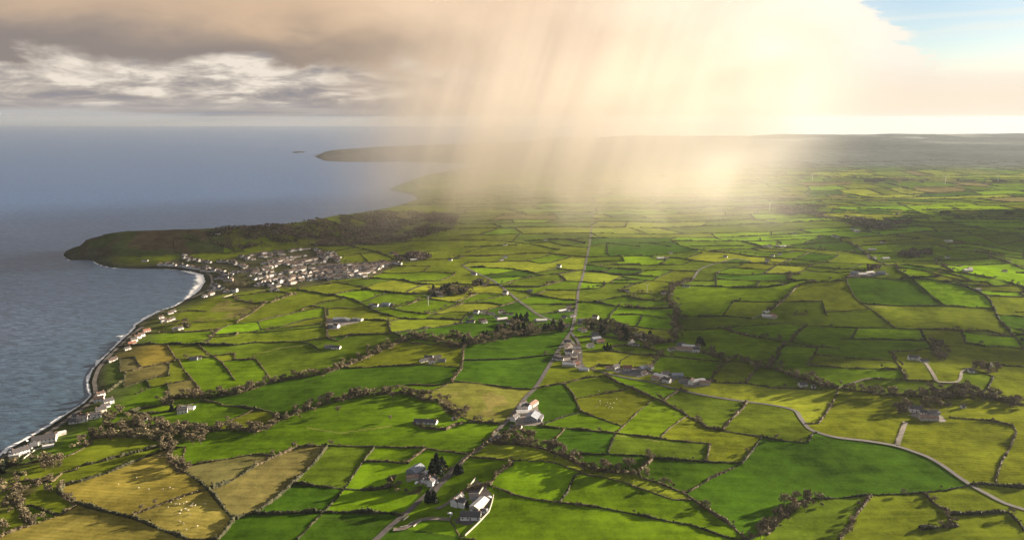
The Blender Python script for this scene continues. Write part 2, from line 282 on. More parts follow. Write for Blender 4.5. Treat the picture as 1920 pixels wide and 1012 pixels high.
# kinds: h hedge, k thick dark hedge, t hedge with trees, f low bank
HEDGES = """
V2 h 380,25 700,15 1020,5
V2 t 1040,0 1000,60 935,130
V2 h 1000,58 1214,48
V2 k 370,128 600,124 870,133 1214,138
V2 h 575,130 610,200 665,270
V2 h 130,392 250,375 330,350 560,310 680,270
V2 t 680,270 760,268 870,258 1000,248
V2 h 265,250 290,300 330,345
V2 h 125,262 130,390
V2 h 870,135 960,210 1080,290 1150,370 1214,470
V2 h 1000,240 1214,215
V2 h 1080,295 1214,275
V2 h 595,315 585,425
V2 h 165,535 370,470 480,440 600,425
V2 h 380,470 410,530
V2 h 680,280 720,350 800,450 870,530 905,600 915,660
V2 h 270,600 410,540 570,510 700,480 800,460
V2 h 575,510 600,610
V2 h 175,400 160,535
V2 k 20,575 130,490
V2 T 600,650 760,620 920,640 1060,600 1214,600
V2 k 215,780 320,740 500,710 600,690
V2 k 300,790 470,780 620,760
V2 k 580,890 700,870 820,890
V2 h 960,920 1090,880 1214,830
V2 f 1060,680 1100,705 1214,715
V2 T 200,900 420,900 560,940 760,960 960,950 1214,930
E k 375,662 480,640 640,598 800,557
E k 300,755 380,735 520,690 640,640 800,575
E T 800,580 815,630 850,690
E h 880,570 870,620 882,690
E k 885,690 940,730 1000,785 1060,860 1110,910
E k 990,775 1080,740 1214,660
E h 900,660 1000,640 1214,605
E h 640,890 720,860 850,810 970,775
E k 280,790 400,850 520,880 640,910 760,960 900,1012
E k 1214,880 1110,912 1060,980 1030,1012
E f 285,622 345,605 440,552
E T 400,560 440,530 560,520 700,530 790,545
E h 150,850 230,880 290,890
V3 t 0,985 30,960 250,885 560,775 720,690 600,600
V3 h 290,680 440,740 540,772
E h 250,735 300,690 360,680
E t 0,660 60,655 130,650 190,640
E t 0,770 60,745 130,730 240,735
E t 60,830 110,860 150,930
F h 0,30 330,0
F h 0,75 165,72 220,70 440,40 630,35
F h 330,0 340,50
F h 215,72 260,85 300,110
F h 0,155 40,205 70,250
F T 0,290 70,265 180,245 320,225 420,190 560,130 660,85
F T 660,85 740,55 900,75 960,90 1060,80 1214,50
F h 450,198 620,188 800,180 980,195
F h 740,80 860,85 940,100
F t 985,90 980,160 975,200 930,260
F h 985,160 1214,155
F h 940,260 1060,270 1214,292
F h 930,265 860,280 720,275 560,295
F f 900,280 800,315
F t 560,300 500,320 420,330 380,350
F T 0,500 100,450 180,415 300,375 420,345 540,320
F T 540,320 700,315 760,330 800,350 860,350
F k 0,395 60,400 110,425
F t 860,350 920,390 980,430 1040,450 1130,460
F t 745,460 800,482 900,490 940,470
F h 980,455 1060,455 1140,460
F t 0,660 60,630 200,570 360,565
F h 360,565 540,570 600,570 780,575 880,590 1000,605
F k 0,880 100,810 200,720 280,640 330,580
F h 195,1012 280,920 340,860 420,770 480,680 540,600 560,575
F k 0,890 130,885 300,880 480,880 640,885
F k 190,745 280,755 400,768 560,775 640,760
F h 530,640 620,640 720,650
F t 720,640 780,600 810,575
F h 1040,620 1214,635
F t 1214,655 1150,690 1110,750
F f 970,1000 1050,1012
F t 840,700 960,660 1030,600 1090,560 1130,500
G h 0,155 130,140 185,135
G h 0,292 90,298
G h 130,290 245,270 340,245 440,232
G h 245,270 290,320 325,400 345,410 430,440 520,470
G h 320,340 420,320 530,300
G t 490,260 560,290 640,325 720,360 800,400 860,440 920,480 1000,495
G h 1000,495 1100,510 1214,525
G h 140,465 240,430 335,405
G h 145,475 300,485 480,505 600,520 760,540 940,555
G f 185,560 250,485
G f 490,510 540,460 600,400 665,350
G h 490,515 455,600
G f 700,530 750,480 820,430
G h 940,560 920,635
G h 300,605 460,605 640,615 700,625 900,640 1090,645
G h 1090,650 1140,590 1180,530
G h 835,785 940,720 1090,650
G T 40,560 150,580 230,610 320,650 400,680 500,690 600,695
G t 600,690 660,630
G t 610,715 720,750 820,790 900,850 960,890 1040,940 1110,1010
G f 40,635 180,640 260,665 330,690
G f 330,695 440,715 540,740 600,765 770,820
G h 230,830 260,790 300,705
G h 0,795 90,815 230,835 400,855
G h 400,855 560,885 700,915 850,940 960,980 1040,1005
G t 1214,930 1180,985 1110,1012
G h 410,185 480,188 560,196 640,190
V6 h 480,350 650,345 860,375
V6 t 860,375 1100,390 1280,405
V6 h 1280,405 1619,440
V6 h 650,300 760,290 960,310
V6 h 1020,550 1214,570 1400,605 1619,620
V6 t 1010,500 1060,440 1130,360
V6 f 730,430 820,380
G h 820,262 950,265 1110,270 1214,285
G t 940,255 990,195 1030,165
G t 1110,265 1165,200
G h 720,350 780,310 800,295
G t 1000,490 1050,430 1105,375
G T 890,120 960,140 1030,165 1100,170 1214,200
V6 T 420,90 640,100 760,150 830,190 1000,230 1060,270
V6 h 580,210 700,230 770,240
H h 0,60 110,75 240,95 340,105
H h 110,70 150,20 180,0
H h 380,60 560,62 740,68
H h 400,50 425,10
H h 80,90 230,100
H t 45,150 50,110 80,90
H h 190,185 235,105
H h 240,135 340,145 450,155
H h 220,185 340,195 460,200
H h 590,120 700,115 770,100
H t 590,120 600,160 630,205
H h 720,10 740,60 790,110
H T 0,190 60,210 120,235 190,260 260,280 330,290
H h 0,290 120,295 230,300 330,292
H T 390,300 540,320 700,330 850,340
H T 850,340 940,300 1000,320 1100,350 1214,375
H h 520,248 660,255 790,262
H h 330,310 290,390 240,460
H h 0,530 60,540 190,550 210,510
H f 605,550 640,460
H h 860,430 980,440 1080,450 1160,470
H h 1160,470 1180,500 1150,570 1110,640 1080,720
H T 0,980 50,920 130,850 200,815
H h 200,815 300,815 480,800 600,795 720,790 850,775 940,755
H t 340,1010 380,960 420,890 480,810
H t 740,790 800,850 850,870 860,920 900,945
H k 870,890 960,890 1110,880 1140,880
H k 720,960 830,950
H h 1140,880 1200,940 1214,970
H k 1000,745 1110,755 1214,765
H t 920,35 940,80
H h 1030,95 1120,95 1214,105
H h 900,20 1040,20 1140,45 1214,40
H h 1130,0 1180,60 1214,110
H h 1040,300 1070,240
T3 h 140,800 260,780 420,790
T3 f 290,880 420,885 580,865 680,850 700,820
T3 h 560,670 700,650 860,630 960,602
T3 h 960,605 1100,615 1230,635
T3 t 700,690 860,720 1000,710 1130,660 1230,630
T3 t 700,880 820,810 920,740
T3 h 0,975 200,970 400,965 520,950
T3 h 480,1000 560,940 640,905 880,880 1080,830 1260,790 1470,755
T3 f 880,875 915,955
T3 h 915,950 1080,930 1300,870 1480,840
T3 h 520,1000 760,980 1000,950 1300,920 1490,900
T3 h 1490,760 1500,900 1510,1010
T3 k 1250,595 1400,620 1542,650
T3 h 1250,580 1400,555 1542,540
T3 h 1300,760 1450,715 1542,690
T3 h 1350,740 1480,755
T3 t 130,140 260,130 400,170 560,190
T3 h 120,150 130,250 250,290
T3 h 280,270 420,255 600,265 760,240
T4 k 0,580 150,600 300,630 350,655 480,730 620,775
T4 k 620,775 760,805 860,815 1000,810 1150,810 1280,820
T4 h 0,490 160,480 430,450
T4 h 160,480 280,500 400,525
T4 f 420,520 540,480 640,465
T4 h 120,590 300,550 400,545
T4 k 400,540 540,560 700,575 850,585 1000,580
T4 h 430,640 520,600 620,570
T4 k 440,435 600,450 750,460 850,485 930,500
T4 k 930,500 1100,500 1200,490 1350,500 1542,505
T4 h 760,580 860,530 940,505
T4 h 560,395 800,395 950,385 1100,390 1220,400
T4 h 670,335 850,330 1000,335
T4 f 940,380 990,330
T4 h 900,470 1080,465 1220,405
T4 k 270,150 400,180 540,215 640,255 680,280
T4 h 190,245 300,230 440,210
T4 h 370,230 430,290
T4 h 0,150 270,145
T4 h 130,200 230,180
T4 t 660,710 800,680 880,645 990,630
T4 h 1000,630 1150,650 1280,665 1542,665
T4 h 640,715 800,745 960,765
T4 t 960,765 1080,740 1180,700 1280,675
T4 h 1050,770 1200,745 1380,745
T4 f 960,805 1060,750
T4 h 70,715 75,780
T4 h 70,715 200,710 300,715
T4 h 0,660 200,630
T4 k 380,820 500,820 620,830
T4 h 60,800 70,980
T4 h 80,975 300,955 640,940
T4 h 60,980 160,1010
T4 k 780,920 900,905 1100,880 1280,850
T4 h 1280,820 1340,760
T4 T 860,970 1100,975 1270,965
T4 t 620,870 640,930 720,960
T4 h 1220,660 1350,610 1430,580 1542,575
T4 t 680,270 900,280 1100,270 1250,265
T4 h 620,110 760,110 1100,100
T4 h 880,215 1080,190
T4 h 1250,240 1542,240
T5 k 0,340 150,345 270,350 400,360 520,380 600,400 660,415
T5 k 660,415 780,405 1010,370
T5 h 200,410 340,390
T5 h 220,440 340,430 460,425
T5 h 310,490 440,455 560,430 680,415
T5 t 300,515 480,520 640,520 720,500 860,460
T5 t 810,405 870,460
T5 h 870,465 1000,475
T5 h 0,575 150,578 310,580
T5 h 0,665 160,630 300,600
T5 h 130,735 300,690 440,650
T5 h 460,635 580,595 700,550
T5 h 340,545 500,560 580,590
T5 h 700,550 980,550
T5 k 600,595 740,615 860,635 970,640
T5 h 540,680 700,675 940,680
T5 h 680,760 800,740 880,720
T5 t 1010,540 1150,535 1210,520
T5 k 1040,380 1180,385 1300,405 1400,415 1542,400
T5 h 1190,385 1310,350 1542,355
T5 h 1070,320 1200,340 1300,350
T5 h 1030,475 1120,485 1300,485 1542,490
T5 h 1300,460 1380,430 1542,455
T5 h 1410,530 1542,475
T5 k 1000,660 1140,655 1300,620 1420,600
T5 k 1140,655 1300,690 1542,715
T5 h 1230,850 1280,770 1340,700
T5 h 1290,770 1542,770
T5 t 960,850 1100,850 1300,860
T5 h 1300,860 1542,880
T5 h 0,100 250,100 500,130 720,115 860,150 1080,165
T5 h 0,240 300,235 520,215 700,215 860,235 1040,250
T5 h 1080,250 1380,245 1542,235
T5 h 500,280 640,310
T5 h 340,285 480,290 700,240
T5 h 0,300 250,295
T5 h 1110,155 1240,125 1542,155
T5 h 1240,130 1250,220
T5 h 1080,300 1200,290 1350,290
T5 h 1200,330 1320,310 1542,310
T5 h 1380,250 1400,290
T5 h 740,300 870,265
T5 h 620,390 800,355
T6 h 0,325 140,320 260,325 420,320
T6 h 0,355 120,365 260,370 480,370 690,380
T6 h 120,410 260,370
T6 h 0,415 150,415 300,425 360,430
T6 h 0,460 160,455 310,465 430,475 500,490
T6 h 310,460 400,415 490,375
T6 h 60,530 240,470
T6 t 0,545 100,575 220,580 330,580 430,575
T6 t 80,605 200,635 330,640 440,630
T6 t 0,695 160,715 330,720 470,710
T6 h 0,770 200,770 320,790 400,805 500,800
T6 h 165,870 220,770
T6 h 0,870 160,880 300,900 500,910
T6 T 600,480 500,520 460,570 450,640 500,700
T6 T 500,700 520,760 520,900 505,1010
T6 h 580,320 650,290
T6 h 370,310 420,290
T6 h 0,230 300,240 470,215 740,205
T6 h 320,260 520,255 700,285 860,300 980,300
T6 h 640,250 760,210
T6 h 890,390 1000,350 1120,320
T6 h 890,400 1040,410 1250,410 1542,395
T6 h 880,400 880,510
T6 h 900,450 1100,460 1280,470 1440,470
T6 h 640,465 880,465
T6 h 1250,510 1280,465
T6 k 640,510 860,515 1080,525 1300,520 1440,510 1542,490
T6 h 1070,350 1240,360 1370,360
T6 h 1280,410 1420,330
T6 h 950,300 1180,305 1380,310 1542,325
T6 h 850,190 1040,180 1280,170
T6 k 480,105 700,105 900,110 1080,105 1200,130 1300,160
T6 t 660,180 860,200 1050,220 1200,245 1300,250
T6 h 950,770 1040,640
T6 h 1060,650 1250,655 1460,655
T6 t 1370,730 1470,655 1542,590
T6 k 560,785 800,790 960,785 1100,795 1200,805
T6 h 550,910 720,910 900,895 1040,880 1200,870 1420,855
T6 t 930,890 1010,920 1130,955 1300,985 1440,1005
T6 h 1300,200 1542,210
T6 h 550,145 700,190
T7 h 0,175 150,190 330,200 500,225 640,235
T7 t 0,150 160,165 330,170 520,190 720,200 860,225
T7 h 0,255 150,265 330,280 560,300
T7 h 560,300 740,310 1000,320 1130,330
T7 h 0,290 160,305 390,320
T7 h 0,320 160,325 400,335 540,345 720,360 870,370
T7 h 280,390 380,330 540,290 640,235
T7 h 0,370 60,335 130,300 270,255 350,220
T7 h 350,365 500,385 640,395 760,385
T7 t 0,400 140,405 300,405
T7 t 180,450 230,405
T7 h 0,525 150,490 300,460 420,455
T7 t 20,735 130,650 250,530 300,490 420,475
T7 t 420,475 560,470 700,460
T7 h 0,655 150,655 300,650 480,650
T7 h 490,650 510,720 530,775
T7 h 700,430 730,520 790,620 850,670
T7 h 850,670 960,740 1050,810 1150,890
T7 h 860,670 1000,680 1200,690 1542,690
T7 h 720,440 860,430 1000,440 1190,455 1320,430
T8 h 560,475 660,560 760,640 830,690
T7 f 520,745 720,735 900,720
T7 h 0,850 200,855 350,870 560,880
T7 h 560,880 800,890 1100,890 1300,905 1542,905
T7 t 210,1000 280,920 350,870
T7 h 1380,910 1430,1000
T7 h 660,990 800,990 1100,995 1380,1000
T7 t 730,120 820,160 900,220 980,290 1060,320
T7 h 220,140 400,130 560,120 740,110
T7 h 330,120 480,75
T7 h 800,150 1000,140 1200,130
T7 h 0,75 300,65 500,55
T7 h 650,90 1000,60 1250,35 1400,20
T7 t 1150,330 1180,380 1290,430
T7 h 1300,430 1542,430
T7 h 760,350 840,320
T8 h 390,325 560,335 740,355 900,390
T8 t 740,270 830,340 900,380 1050,405 1250,440
T8 t 1250,440 1400,480 1542,520
T8 h 420,350 640,370 820,390 980,425
T8 h 640,375 760,410 900,440 1000,470
T8 h 530,430 660,430 780,420
T8 k 430,440 540,440 700,455 860,480 1000,515 1080,545
T8 k 1080,545 1180,590 1240,650 1270,720 1330,830 1450,970
T8 h 770,465 960,470 1200,475
T8 h 930,485 1100,505 1300,515 1400,510
T8 h 1070,540 1300,560 1542,570
T8 h 1160,590 1350,605 1542,610
T8 h 780,690 900,690 1060,705 1270,715
T8 h 1330,775 1430,775 1542,790
T8 h 1400,880 1542,920
T8 t 900,910 1000,920 1100,940 1300,960 1450,970
T8 h 540,290 760,285 1000,275 1220,265
T8 h 810,330 1000,320 1200,320 1400,310
T8 t 1230,245 1400,300 1542,360
T8 t 860,180 1000,200 1200,215 1350,240 1542,270
T8 h 850,165 1050,160 1200,190 1350,220 1542,240
T8 h 600,20 720,70 960,110
T8 h 860,65 1120,55 1450,45 1542,85
T8 h 1110,55 1230,100 1330,140 1542,105
T8 t 780,150 1000,130 1150,145
T8 h 1150,145 1400,190 1542,210
T8 h 150,140 400,130 700,130
T8 h 320,215 460,205
B h 320,410 400,440 500,470
D h 0,335 150,345 300,330 420,340
D h 610,380 700,420 790,450
D h 330,400 600,395 800,385
""".strip().splitlines()
ROADS = [("main_road", 5.2, ["P", (640, 1060), (704, 1012), (730, 988), (757, 966), (779, 946), (800, 928), (820, 910), (846, 885), (878, 855), (892, 847), (915, 828), (922, 819), (933, 807), (953, 787), (969, 767), (987, 744), (1006, 724), (1027, 690), (1040, 668), (1055, 645), (1065, 630), (1071, 622), (1075, 608), (1080, 582), (1083, 560), (1085, 542), (1092, 521), (1098, 494), (1103, 471), (1107, 447), (1109, 430), (1112, 402), (1114, 380)]),
 ("lane", 4.5, ["P", (1065, 634), (1079, 647), (1088, 657), (1089, 677), (1095, 688), (1107, 691), (1139, 700), (1178, 709), (1218, 716), (1267, 729), (1307, 738), (1340, 744), (1400, 753), (1440, 758)]),
 ("lane", 4.5, ["H", (0, 370), (60, 380), (130, 400), (155, 435), (190, 480), (230, 500), (320, 525), (480, 545), (600, 565), (680, 590), (760, 620), (830, 660), (900, 710), (960, 750), (1050, 800), (1130, 840), (1290, 890)]),
 ("driveway", 5, ["H", (612, 562), (630, 510), (652, 452)]),
 ("track", 3, ["H", (330, 292), (345, 288), (400, 270), (460, 250), (530, 245)]),
 ("track", 3, ["V7", (600, 385), (700, 390), (780, 385), (815, 350), (822, 300), (860, 268), (910, 250)]),
 ("driveway", 3.5, ["V7", (460, 190), (490, 215), (530, 270), (560, 320), (592, 382)]),
 ("railway_lane", 6, ["T5", (-60, 325), (0, 365), (100, 410), (210, 460), (330, 550), (440, 640), (540, 710), (640, 780), (760, 825), (860, 850)]),
 ("coast_road", 5, ["E", (-60, 660), (0, 628), (60, 600), (130, 568), (250, 492), (350, 420), (420, 370), (452, 330), (452, 290), (448, 262), (470, 200), (520, 140), (570, 92), (640, 28), (680, 2)]),
 ("coast_road", 5, ["T3", (0, 800), (100, 742), (230, 692), (360, 635), (440, 585), (472, 520), (452, 462), (380, 432), (260, 412), (100, 387), (0, 380), (-120, 384)]),
 ("farm_drive", 4, ["V4", (190, 915), (290, 905), (370, 860), (450, 825), (560, 812), (730, 822)]),
 ("farm_drive", 3, ["V4", (590, 718), (650, 700), (720, 655), (800, 590), (860, 555)]),
 ("lane", 4, ["V4", (560, 590), (620, 510), (700, 430), (800, 330), (870, 240)]),
 ("lane", 4, ["T7", (720, 110), (820, 165), (890, 215), (920, 260), (990, 292), (1100, 325), (1150, 330)]),
 ("lane", 4, ["T6", (650, 470), (690, 420), (720, 375), (770, 345), (860, 315), (960, 290), (1060, 270), (1200, 290)]),
 ("track", 3, ["T6", (1200, 808), (1250, 790), (1310, 765)]),
 ("track", 3, ["G", (860, 290), (890, 268), (960, 255)]),
 ("lane", 4, ["V8", (1265, 385), (1340, 480), (1365, 560), (1375, 640), (1370, 700)])]
YARDS = [("yard", 'Y', ["V4", (880, 545), (970, 430), (1060, 470), (1120, 560), (1140, 590), (1095, 745), (1000, 830), (930, 880), (780, 862), (735, 820), (840, 780), (900, 725), (930, 640), (890, 600)]),
 ("yard", 'C', ["V4", (360, 400), (440, 340), (540, 350), (640, 450), (580, 540), (470, 500), (390, 470)]),
 ("yard", 'C', ["V5", (400, 330), (480, 210), (640, 160), (690, 300), (720, 380), (600, 400), (440, 400)]),
 ("yard", 'C', ["V6", (610, 520), (800, 500), (1020, 500), (1050, 560), (900, 600), (700, 560)]),
 ("yard", 'C', ["V6", (1040, 600), (1100, 560), (1290, 590), (1200, 660), (1100, 650)]),
 ("yard", 'C', ["V6", (1300, 650), (1400, 620), (1600, 640), (1560, 680), (1340, 690)]),
 ("yard", 'C', ["V6", (1170, 330), (1300, 280), (1470, 310), (1470, 370), (1300, 350)]),
 ("yard", 'C', ["V7", (300, 700), (420, 640), (620, 680), (700, 770), (520, 760)]),
 ("yard", 'C', ["V8", (1180, 500), (1260, 500), (1360, 560), (1380, 700), (1440, 780), (1380, 820), (1260, 740), (1100, 690), (1110, 640), (1190, 640)]),
 ("car_park", 'Y', ["V3", (40, 225), (130, 160), (300, 95), (380, 110), (330, 150), (230, 170), (120, 235)]),
 ("yard", 'C', ["T7", (700, 430), (760, 390), (960, 385), (1120, 405), (960, 425), (800, 440)]),
 ("yard", 'C', ["T4", (60, 870), (60, 810), (370, 805), (360, 840), (190, 880), (180, 905), (70, 905)])]
SEEDS = """T 230,905|T 195,870|T 345,962|T 120,985|R 430,880|R 515,875|M 630,870|D 555,935|D 700,940|D 620,990|D 500,985|D 720,885|B 735,850|B 835,855
B 195,840|G 70,880|D 40,920|M 560,782|M 620,830|G 720,725|G 830,700|O 760,660|O 950,655|G 930,690|D 985,690|P 885,745|M 870,820|D 540,695|M 515,665|Y 545,742|M 640,690
G 330,633|T 290,658|O 345,657|R 245,683|R 280,703|O 335,703|R 345,732|M 310,750|Y 390,700|M 440,650|G 440,685|M 400,780|G 420,830|M 480,620
D 1010,770|O 1045,710|M 1110,722|O 1140,755|G 1070,800|D 1085,830|G 1220,785|O 1320,800|M 1235,840|D 1130,872|D 1270,885|B 1000,895|B 1110,925|G 1200,945|B 1150,900|G 1000,970|G 1270,985|D 1450,960|M 1350,755|O 1410,795|Y 1120,672|Y 1195,680|G 1280,690|O 1370,700|O 1340,710
Y 1500,745|B 1600,790|Y 1790,830|D 1560,880|M 1480,800|M 1560,960|O 1700,965|O 1830,940|O 1890,790|Y 1790,770|O 1890,870
D 1660,560|B 1800,550|O 1720,590|O 1790,610|Y 1890,590|O 1560,555|D 1600,600|G 1480,535|G 1290,565|O 1410,585|M 1330,600|B 1180,600|B 1240,600|G 1120,575|M 1130,545|D 870,660|D 560,725
B 700,560|G 800,570|B 690,550|Y 960,580|O 1010,515|Y 960,500|G 940,610|O 690,610|M 700,635|G 560,600|R 420,600|R 470,590|O 350,585|D 840,620|G 800,590|O 450,560|M 520,550|O 92,945|T 120,985""".replace('\n', '|').split('|')
WOODS = [('P', [(385, 436), (430, 427), (560, 420), (700, 402), (800, 396), (862, 405), (850, 430), (760, 455), (640, 462), (560, 459), (480, 464), (430, 470), (395, 455)], 'headland'),
 ('D', [(30, 425), (60, 402), (150, 405), (260, 425), (420, 455), (560, 478), (690, 455), (660, 500), (480, 515), (330, 470), (200, 440), (100, 438)], 'plain'),
 ('V8', [(0, 520), (130, 455), (330, 410), (560, 320), (620, 275), (760, 290), (1000, 300), (1150, 290), (1220, 340), (1200, 385), (960, 385), (760, 425), (560, 450), (300, 490), (80, 530)], 'hamlet'),
 ('V8', [(1420, 300), (1600, 300), (1800, 330), (1900, 380), (1870, 470), (1700, 440), (1620, 420), (1560, 380), (1440, 350)], 'hamlet2'),
 ('V7', [(410, 500), (520, 480), (600, 530), (700, 640), (690, 690), (560, 660), (440, 610)], 'copse'),
 ('V7', [(200, 590), (310, 590), (330, 640), (300, 700), (220, 700)], 'copse'),
 ('V7', [(530, 10), (640, 0), (730, 100), (640, 200), (540, 150), (520, 60)], 'copse'),
 ('V7', [(920, 250), (1060, 240), (1170, 250), (1170, 320), (1090, 320), (940, 290)], 'copse'),
 ('V7', [(480, 450), (690, 470), (760, 460), (900, 420), (1000, 500), (1150, 510), (1160, 570), (880, 570), (700, 540), (480, 480)], 'copse'),
 ('V7', [(1180, 560), (1417, 560), (1417, 650), (1280, 630)], 'copse'),
 ('T8', [(380, 240), (440, 210), (700, 205), (720, 245), (480, 268)], 'plain'),
 ('T7', [(890, 340), (1020, 340), (1010, 375), (900, 372)], 'plain'),
 ('E', [(480, 430), (560, 400), (620, 440), (760, 440), (820, 480), (900, 480), (980, 510), (960, 560), (880, 570), (800, 545), (700, 520), (560, 510), (500, 500)], 'gully'),
 ('E', [(0, 830), (60, 760), (150, 740), (240, 740), (300, 770), (240, 800), (120, 800), (120, 850), (40, 900), (0, 880)], 'gully'),
 ('E', [(60, 850), (110, 850), (180, 930), (110, 940)], 'gully'),
 ('E', [(185, 650), (220, 620), (290, 640), (290, 675), (200, 680)], 'gully'),
 ('V4', [(150, 470), (350, 500), (470, 500), (450, 580), (300, 580), (140, 560)], 'farm'),
 ('V5', [(280, 470), (340, 450), (460, 430), (540, 470), (600, 480), (620, 560), (500, 600), (440, 540), (330, 530)], 'farm'),
 ('F', [(860, 350), (900, 340), (1000, 390), (1010, 440), (930, 430), (880, 390)], 'scrub'),
 ('T4', [(980, 540), (1120, 520), (1300, 520), (1420, 560), (1300, 600), (1120, 600), (1000, 620)], 'hamlet'),
 ('T4', [(1360, 490), (1540, 470), (1540, 520), (1380, 525)], 'hamlet'),
 ('T4', [(620, 215), (760, 200), (900, 190), (1020, 250), (900, 290), (720, 290)], 'plain'),
 ('T6', [(0, 900), (180, 930), (330, 980), (320, 1010), (0, 1010)], 'hamlet'),
 ('T7', [(210, 770), (300, 740), (370, 770), (230, 785)], 'farm'),
 ('T3', [(620, 560), (700, 530), (800, 540), (780, 580), (650, 590)], 'farm'),
 ('T3', [(30, 930), (200, 890), (290, 900), (280, 940)], 'farm')]
EVERGREENS = [('V4', [(600, 330), (630, 380), (560, 370), (650, 330)], 13), ('V4', [(530, 600), (480, 640), (575, 650), (520, 650)], 12), ('V4', [(800, 385), (770, 370), (830, 380)], 9), ('V4', [(885, 690)], 9),
 ('V6', [(1480, 285), (1500, 295), (1460, 290)], 13), ('V6', [(790, 220), (760, 200), (800, 240)], 11), ('V8', [(630, 260), (660, 255), (700, 258), (740, 262), (770, 255), (650, 235), (700, 232), (745, 235), (680, 275), (725, 275), (770, 200), (615, 245)], 10),
 ('V6', [(570, 320), (600, 318), (630, 320), (615, 335), (585, 335)], 7), ('T3', [(225, 930), (250, 935)], 8), ('T4', [(1130, 560)], 12), ('V2', [(620, 760)], 8), ('V8', [(1885, 420), (1890, 460)], 12), ('V8', [(980, 335), (1010, 345), (1050, 350), (1090, 350), (1130, 340)], 9), ('V5', [(330, 500)], 7), ('V3', [(40, 340), (20, 380), (70, 320)], 8)]

SHADE_CLOUDS = [([(1440, 400), (1560, 392), (1900, 392), (2150, 400), (2150, 500), (1900, 512), (1740, 505), (1560, 470), (1440, 440)], 8, .13),
 ([(1330, 605), (1500, 600), (1700, 610), (1880, 640), (2050, 660), (2050, 715), (1800, 705), (1600, 725), (1420, 700), (1300, 650)], 12, -.06), ([(150, 488), (190, 445), (420, 435), (700, 412), (830, 405), (790, 455), (560, 466), (380, 474), (280, 496), (180, 494)], 17, .02)]  # land outlines for the added off-view clouds to shade
# ------------------------------------------------------------------ ground
coast_px = np.concatenate([src(t, p) for t, p in COAST])
coast_xy = np.stack(plane(coast_px[:, 0], coast_px[:, 1]), 1)
isl_xy = np.stack(plane(*np.array(ISLAND).T), 1)
SHORE = coast_xy[:-4]
def ridge_line(rs):
    P = []; Hh = []
    for u, vb, vs in rs:
        X, Y = plane(u, vb); x, y, d = ray(u, vs); Hh.append(CAM_H+d*(Y/y)); P.append((X, Y))
    return np.array(P), np.array(Hh)
def height(X, Y, full=False):
    land = in_poly(X, Y, coast_xy) | in_poly(X, Y, isl_xy)
    dc = np.minimum(seg_dist(X, Y, SHORE), seg_dist(X, Y, np.vstack([isl_xy, isl_xy[:1]])))
    inl = smooth(20, 420, dc)
    h = 3.0*(1-np.exp(-dc/14)) + 16*(1-np.exp(-dc/300))
    h = h + inl*(26*fbm(X/520, Y/520, 3, 3) + 7*fbm(X/120, Y/120, 9, 2))
    h = h + inl*.004*np.clip(X, -800, 3000)*np.exp(-(Y/3000)**2)
    for u, v, a, rx, ry in BUMPS:
        bx, by = plane(u, v)
        h = h + a*inl*np.exp(-((X-bx)/rx)**2-((Y-by)/ry)**2)
    P1, H1 = ridge_line(RIDGE); d, hr = seg_dist(X, Y, P1, H1); d = d*np.where(Y > 1960, 1.5, 1.0)
    h = np.maximum(h, (hr*np.exp(-(d/150)**2))*(1-np.exp(-dc/22))+ (2+4*fbm(X/60, Y/60, 5, 2))*(dc > 5))
    P2, H2 = ridge_line(RIDGE2); d, hr = seg_dist(X, Y, P2, H2)
    h = np.maximum(h, hr*np.exp(-(d/420)**2)*(1-np.exp(-dc/50)))
    far = smooth(4300, 9000, Y)*smooth(-.05, .12, X/np.maximum(Y, 1))
    h = h + far*(84+190*fbm(X/2300, Y/1300, 21, 5))
    h = h - smooth(9800, 13500, Y)*60
    h = np.where(land, np.maximum(h, .4), -4-dc*.02)
    return (h, land, dc) if full else h
US = np.concatenate([np.arange(-1400, -231, 9.0), np.arange(-230, 2151, 1.8), np.arange(2157, 3700, 9.0)])
VS = np.concatenate([np.arange(1900, 1114, -9.0), np.arange(1112, 700, -1.9), np.arange(700, 340, -1.5), np.arange(340, 258.6, -.7)])
U, Vv = np.meshgrid(US, VS); GX, GY = plane(U, Vv)
GH, GL, GD = height(GX, GY, True)
NR, NC = GX.shape
def cell(X, Y):
    u, v = proj(np.asarray(X, float), np.asarray(Y, float), 0.0)
    j = np.interp(u, US, np.arange(NC)); i = np.interp(v, VS[::-1], np.arange(NR)[::-1])
    return np.clip(i, 0, NR-1.001), np.clip(j, 0, NC-1.001)
def hz(X, Y):
    i, j = cell(X, Y); i0 = i.astype(int); j0 = j.astype(int); a = i-i0; b = j-j0
    return (GH[i0, j0]*(1-b)+GH[i0, j0+1]*b)*(1-a)+(GH[i0+1, j0]*(1-b)+GH[i0+1, j0+1]*b)*a
def ground(px):
    """photo points -> world points where those sight lines meet the ground"""
    px = np.asarray(px, float).reshape(-1, 2); x, y, d = ray(px[:, 0], px[:, 1])
    d = np.minimum(d, -.004); t1 = (-8-CAM_H)/d; t0 = (150-CAM_H)/d
    fr = np.linspace(0, 1, 160)[:, None]; T = t0+(t1-t0)*fr
    gap = CAM_H+d*T-hz((x*T).ravel(), (y*T).ravel()).reshape(T.shape)
    k = np.argmax(gap <= 0, 0); k = np.where((gap <= 0).any(0), k, 159); k0 = np.maximum(k-1, 0); q = np.arange(len(px))
    g0, g1 = gap[k0, q], gap[k, q]; w = np.where(g0 != g1, np.clip(g0/(g0-g1+1e-9), 0, 1), 0)
    t = T[k0, q]+(T[k, q]-T[k0, q])*w
    X, Y = x*t, y*t
    return np.stack([X, Y, hz(X, Y)], 1)
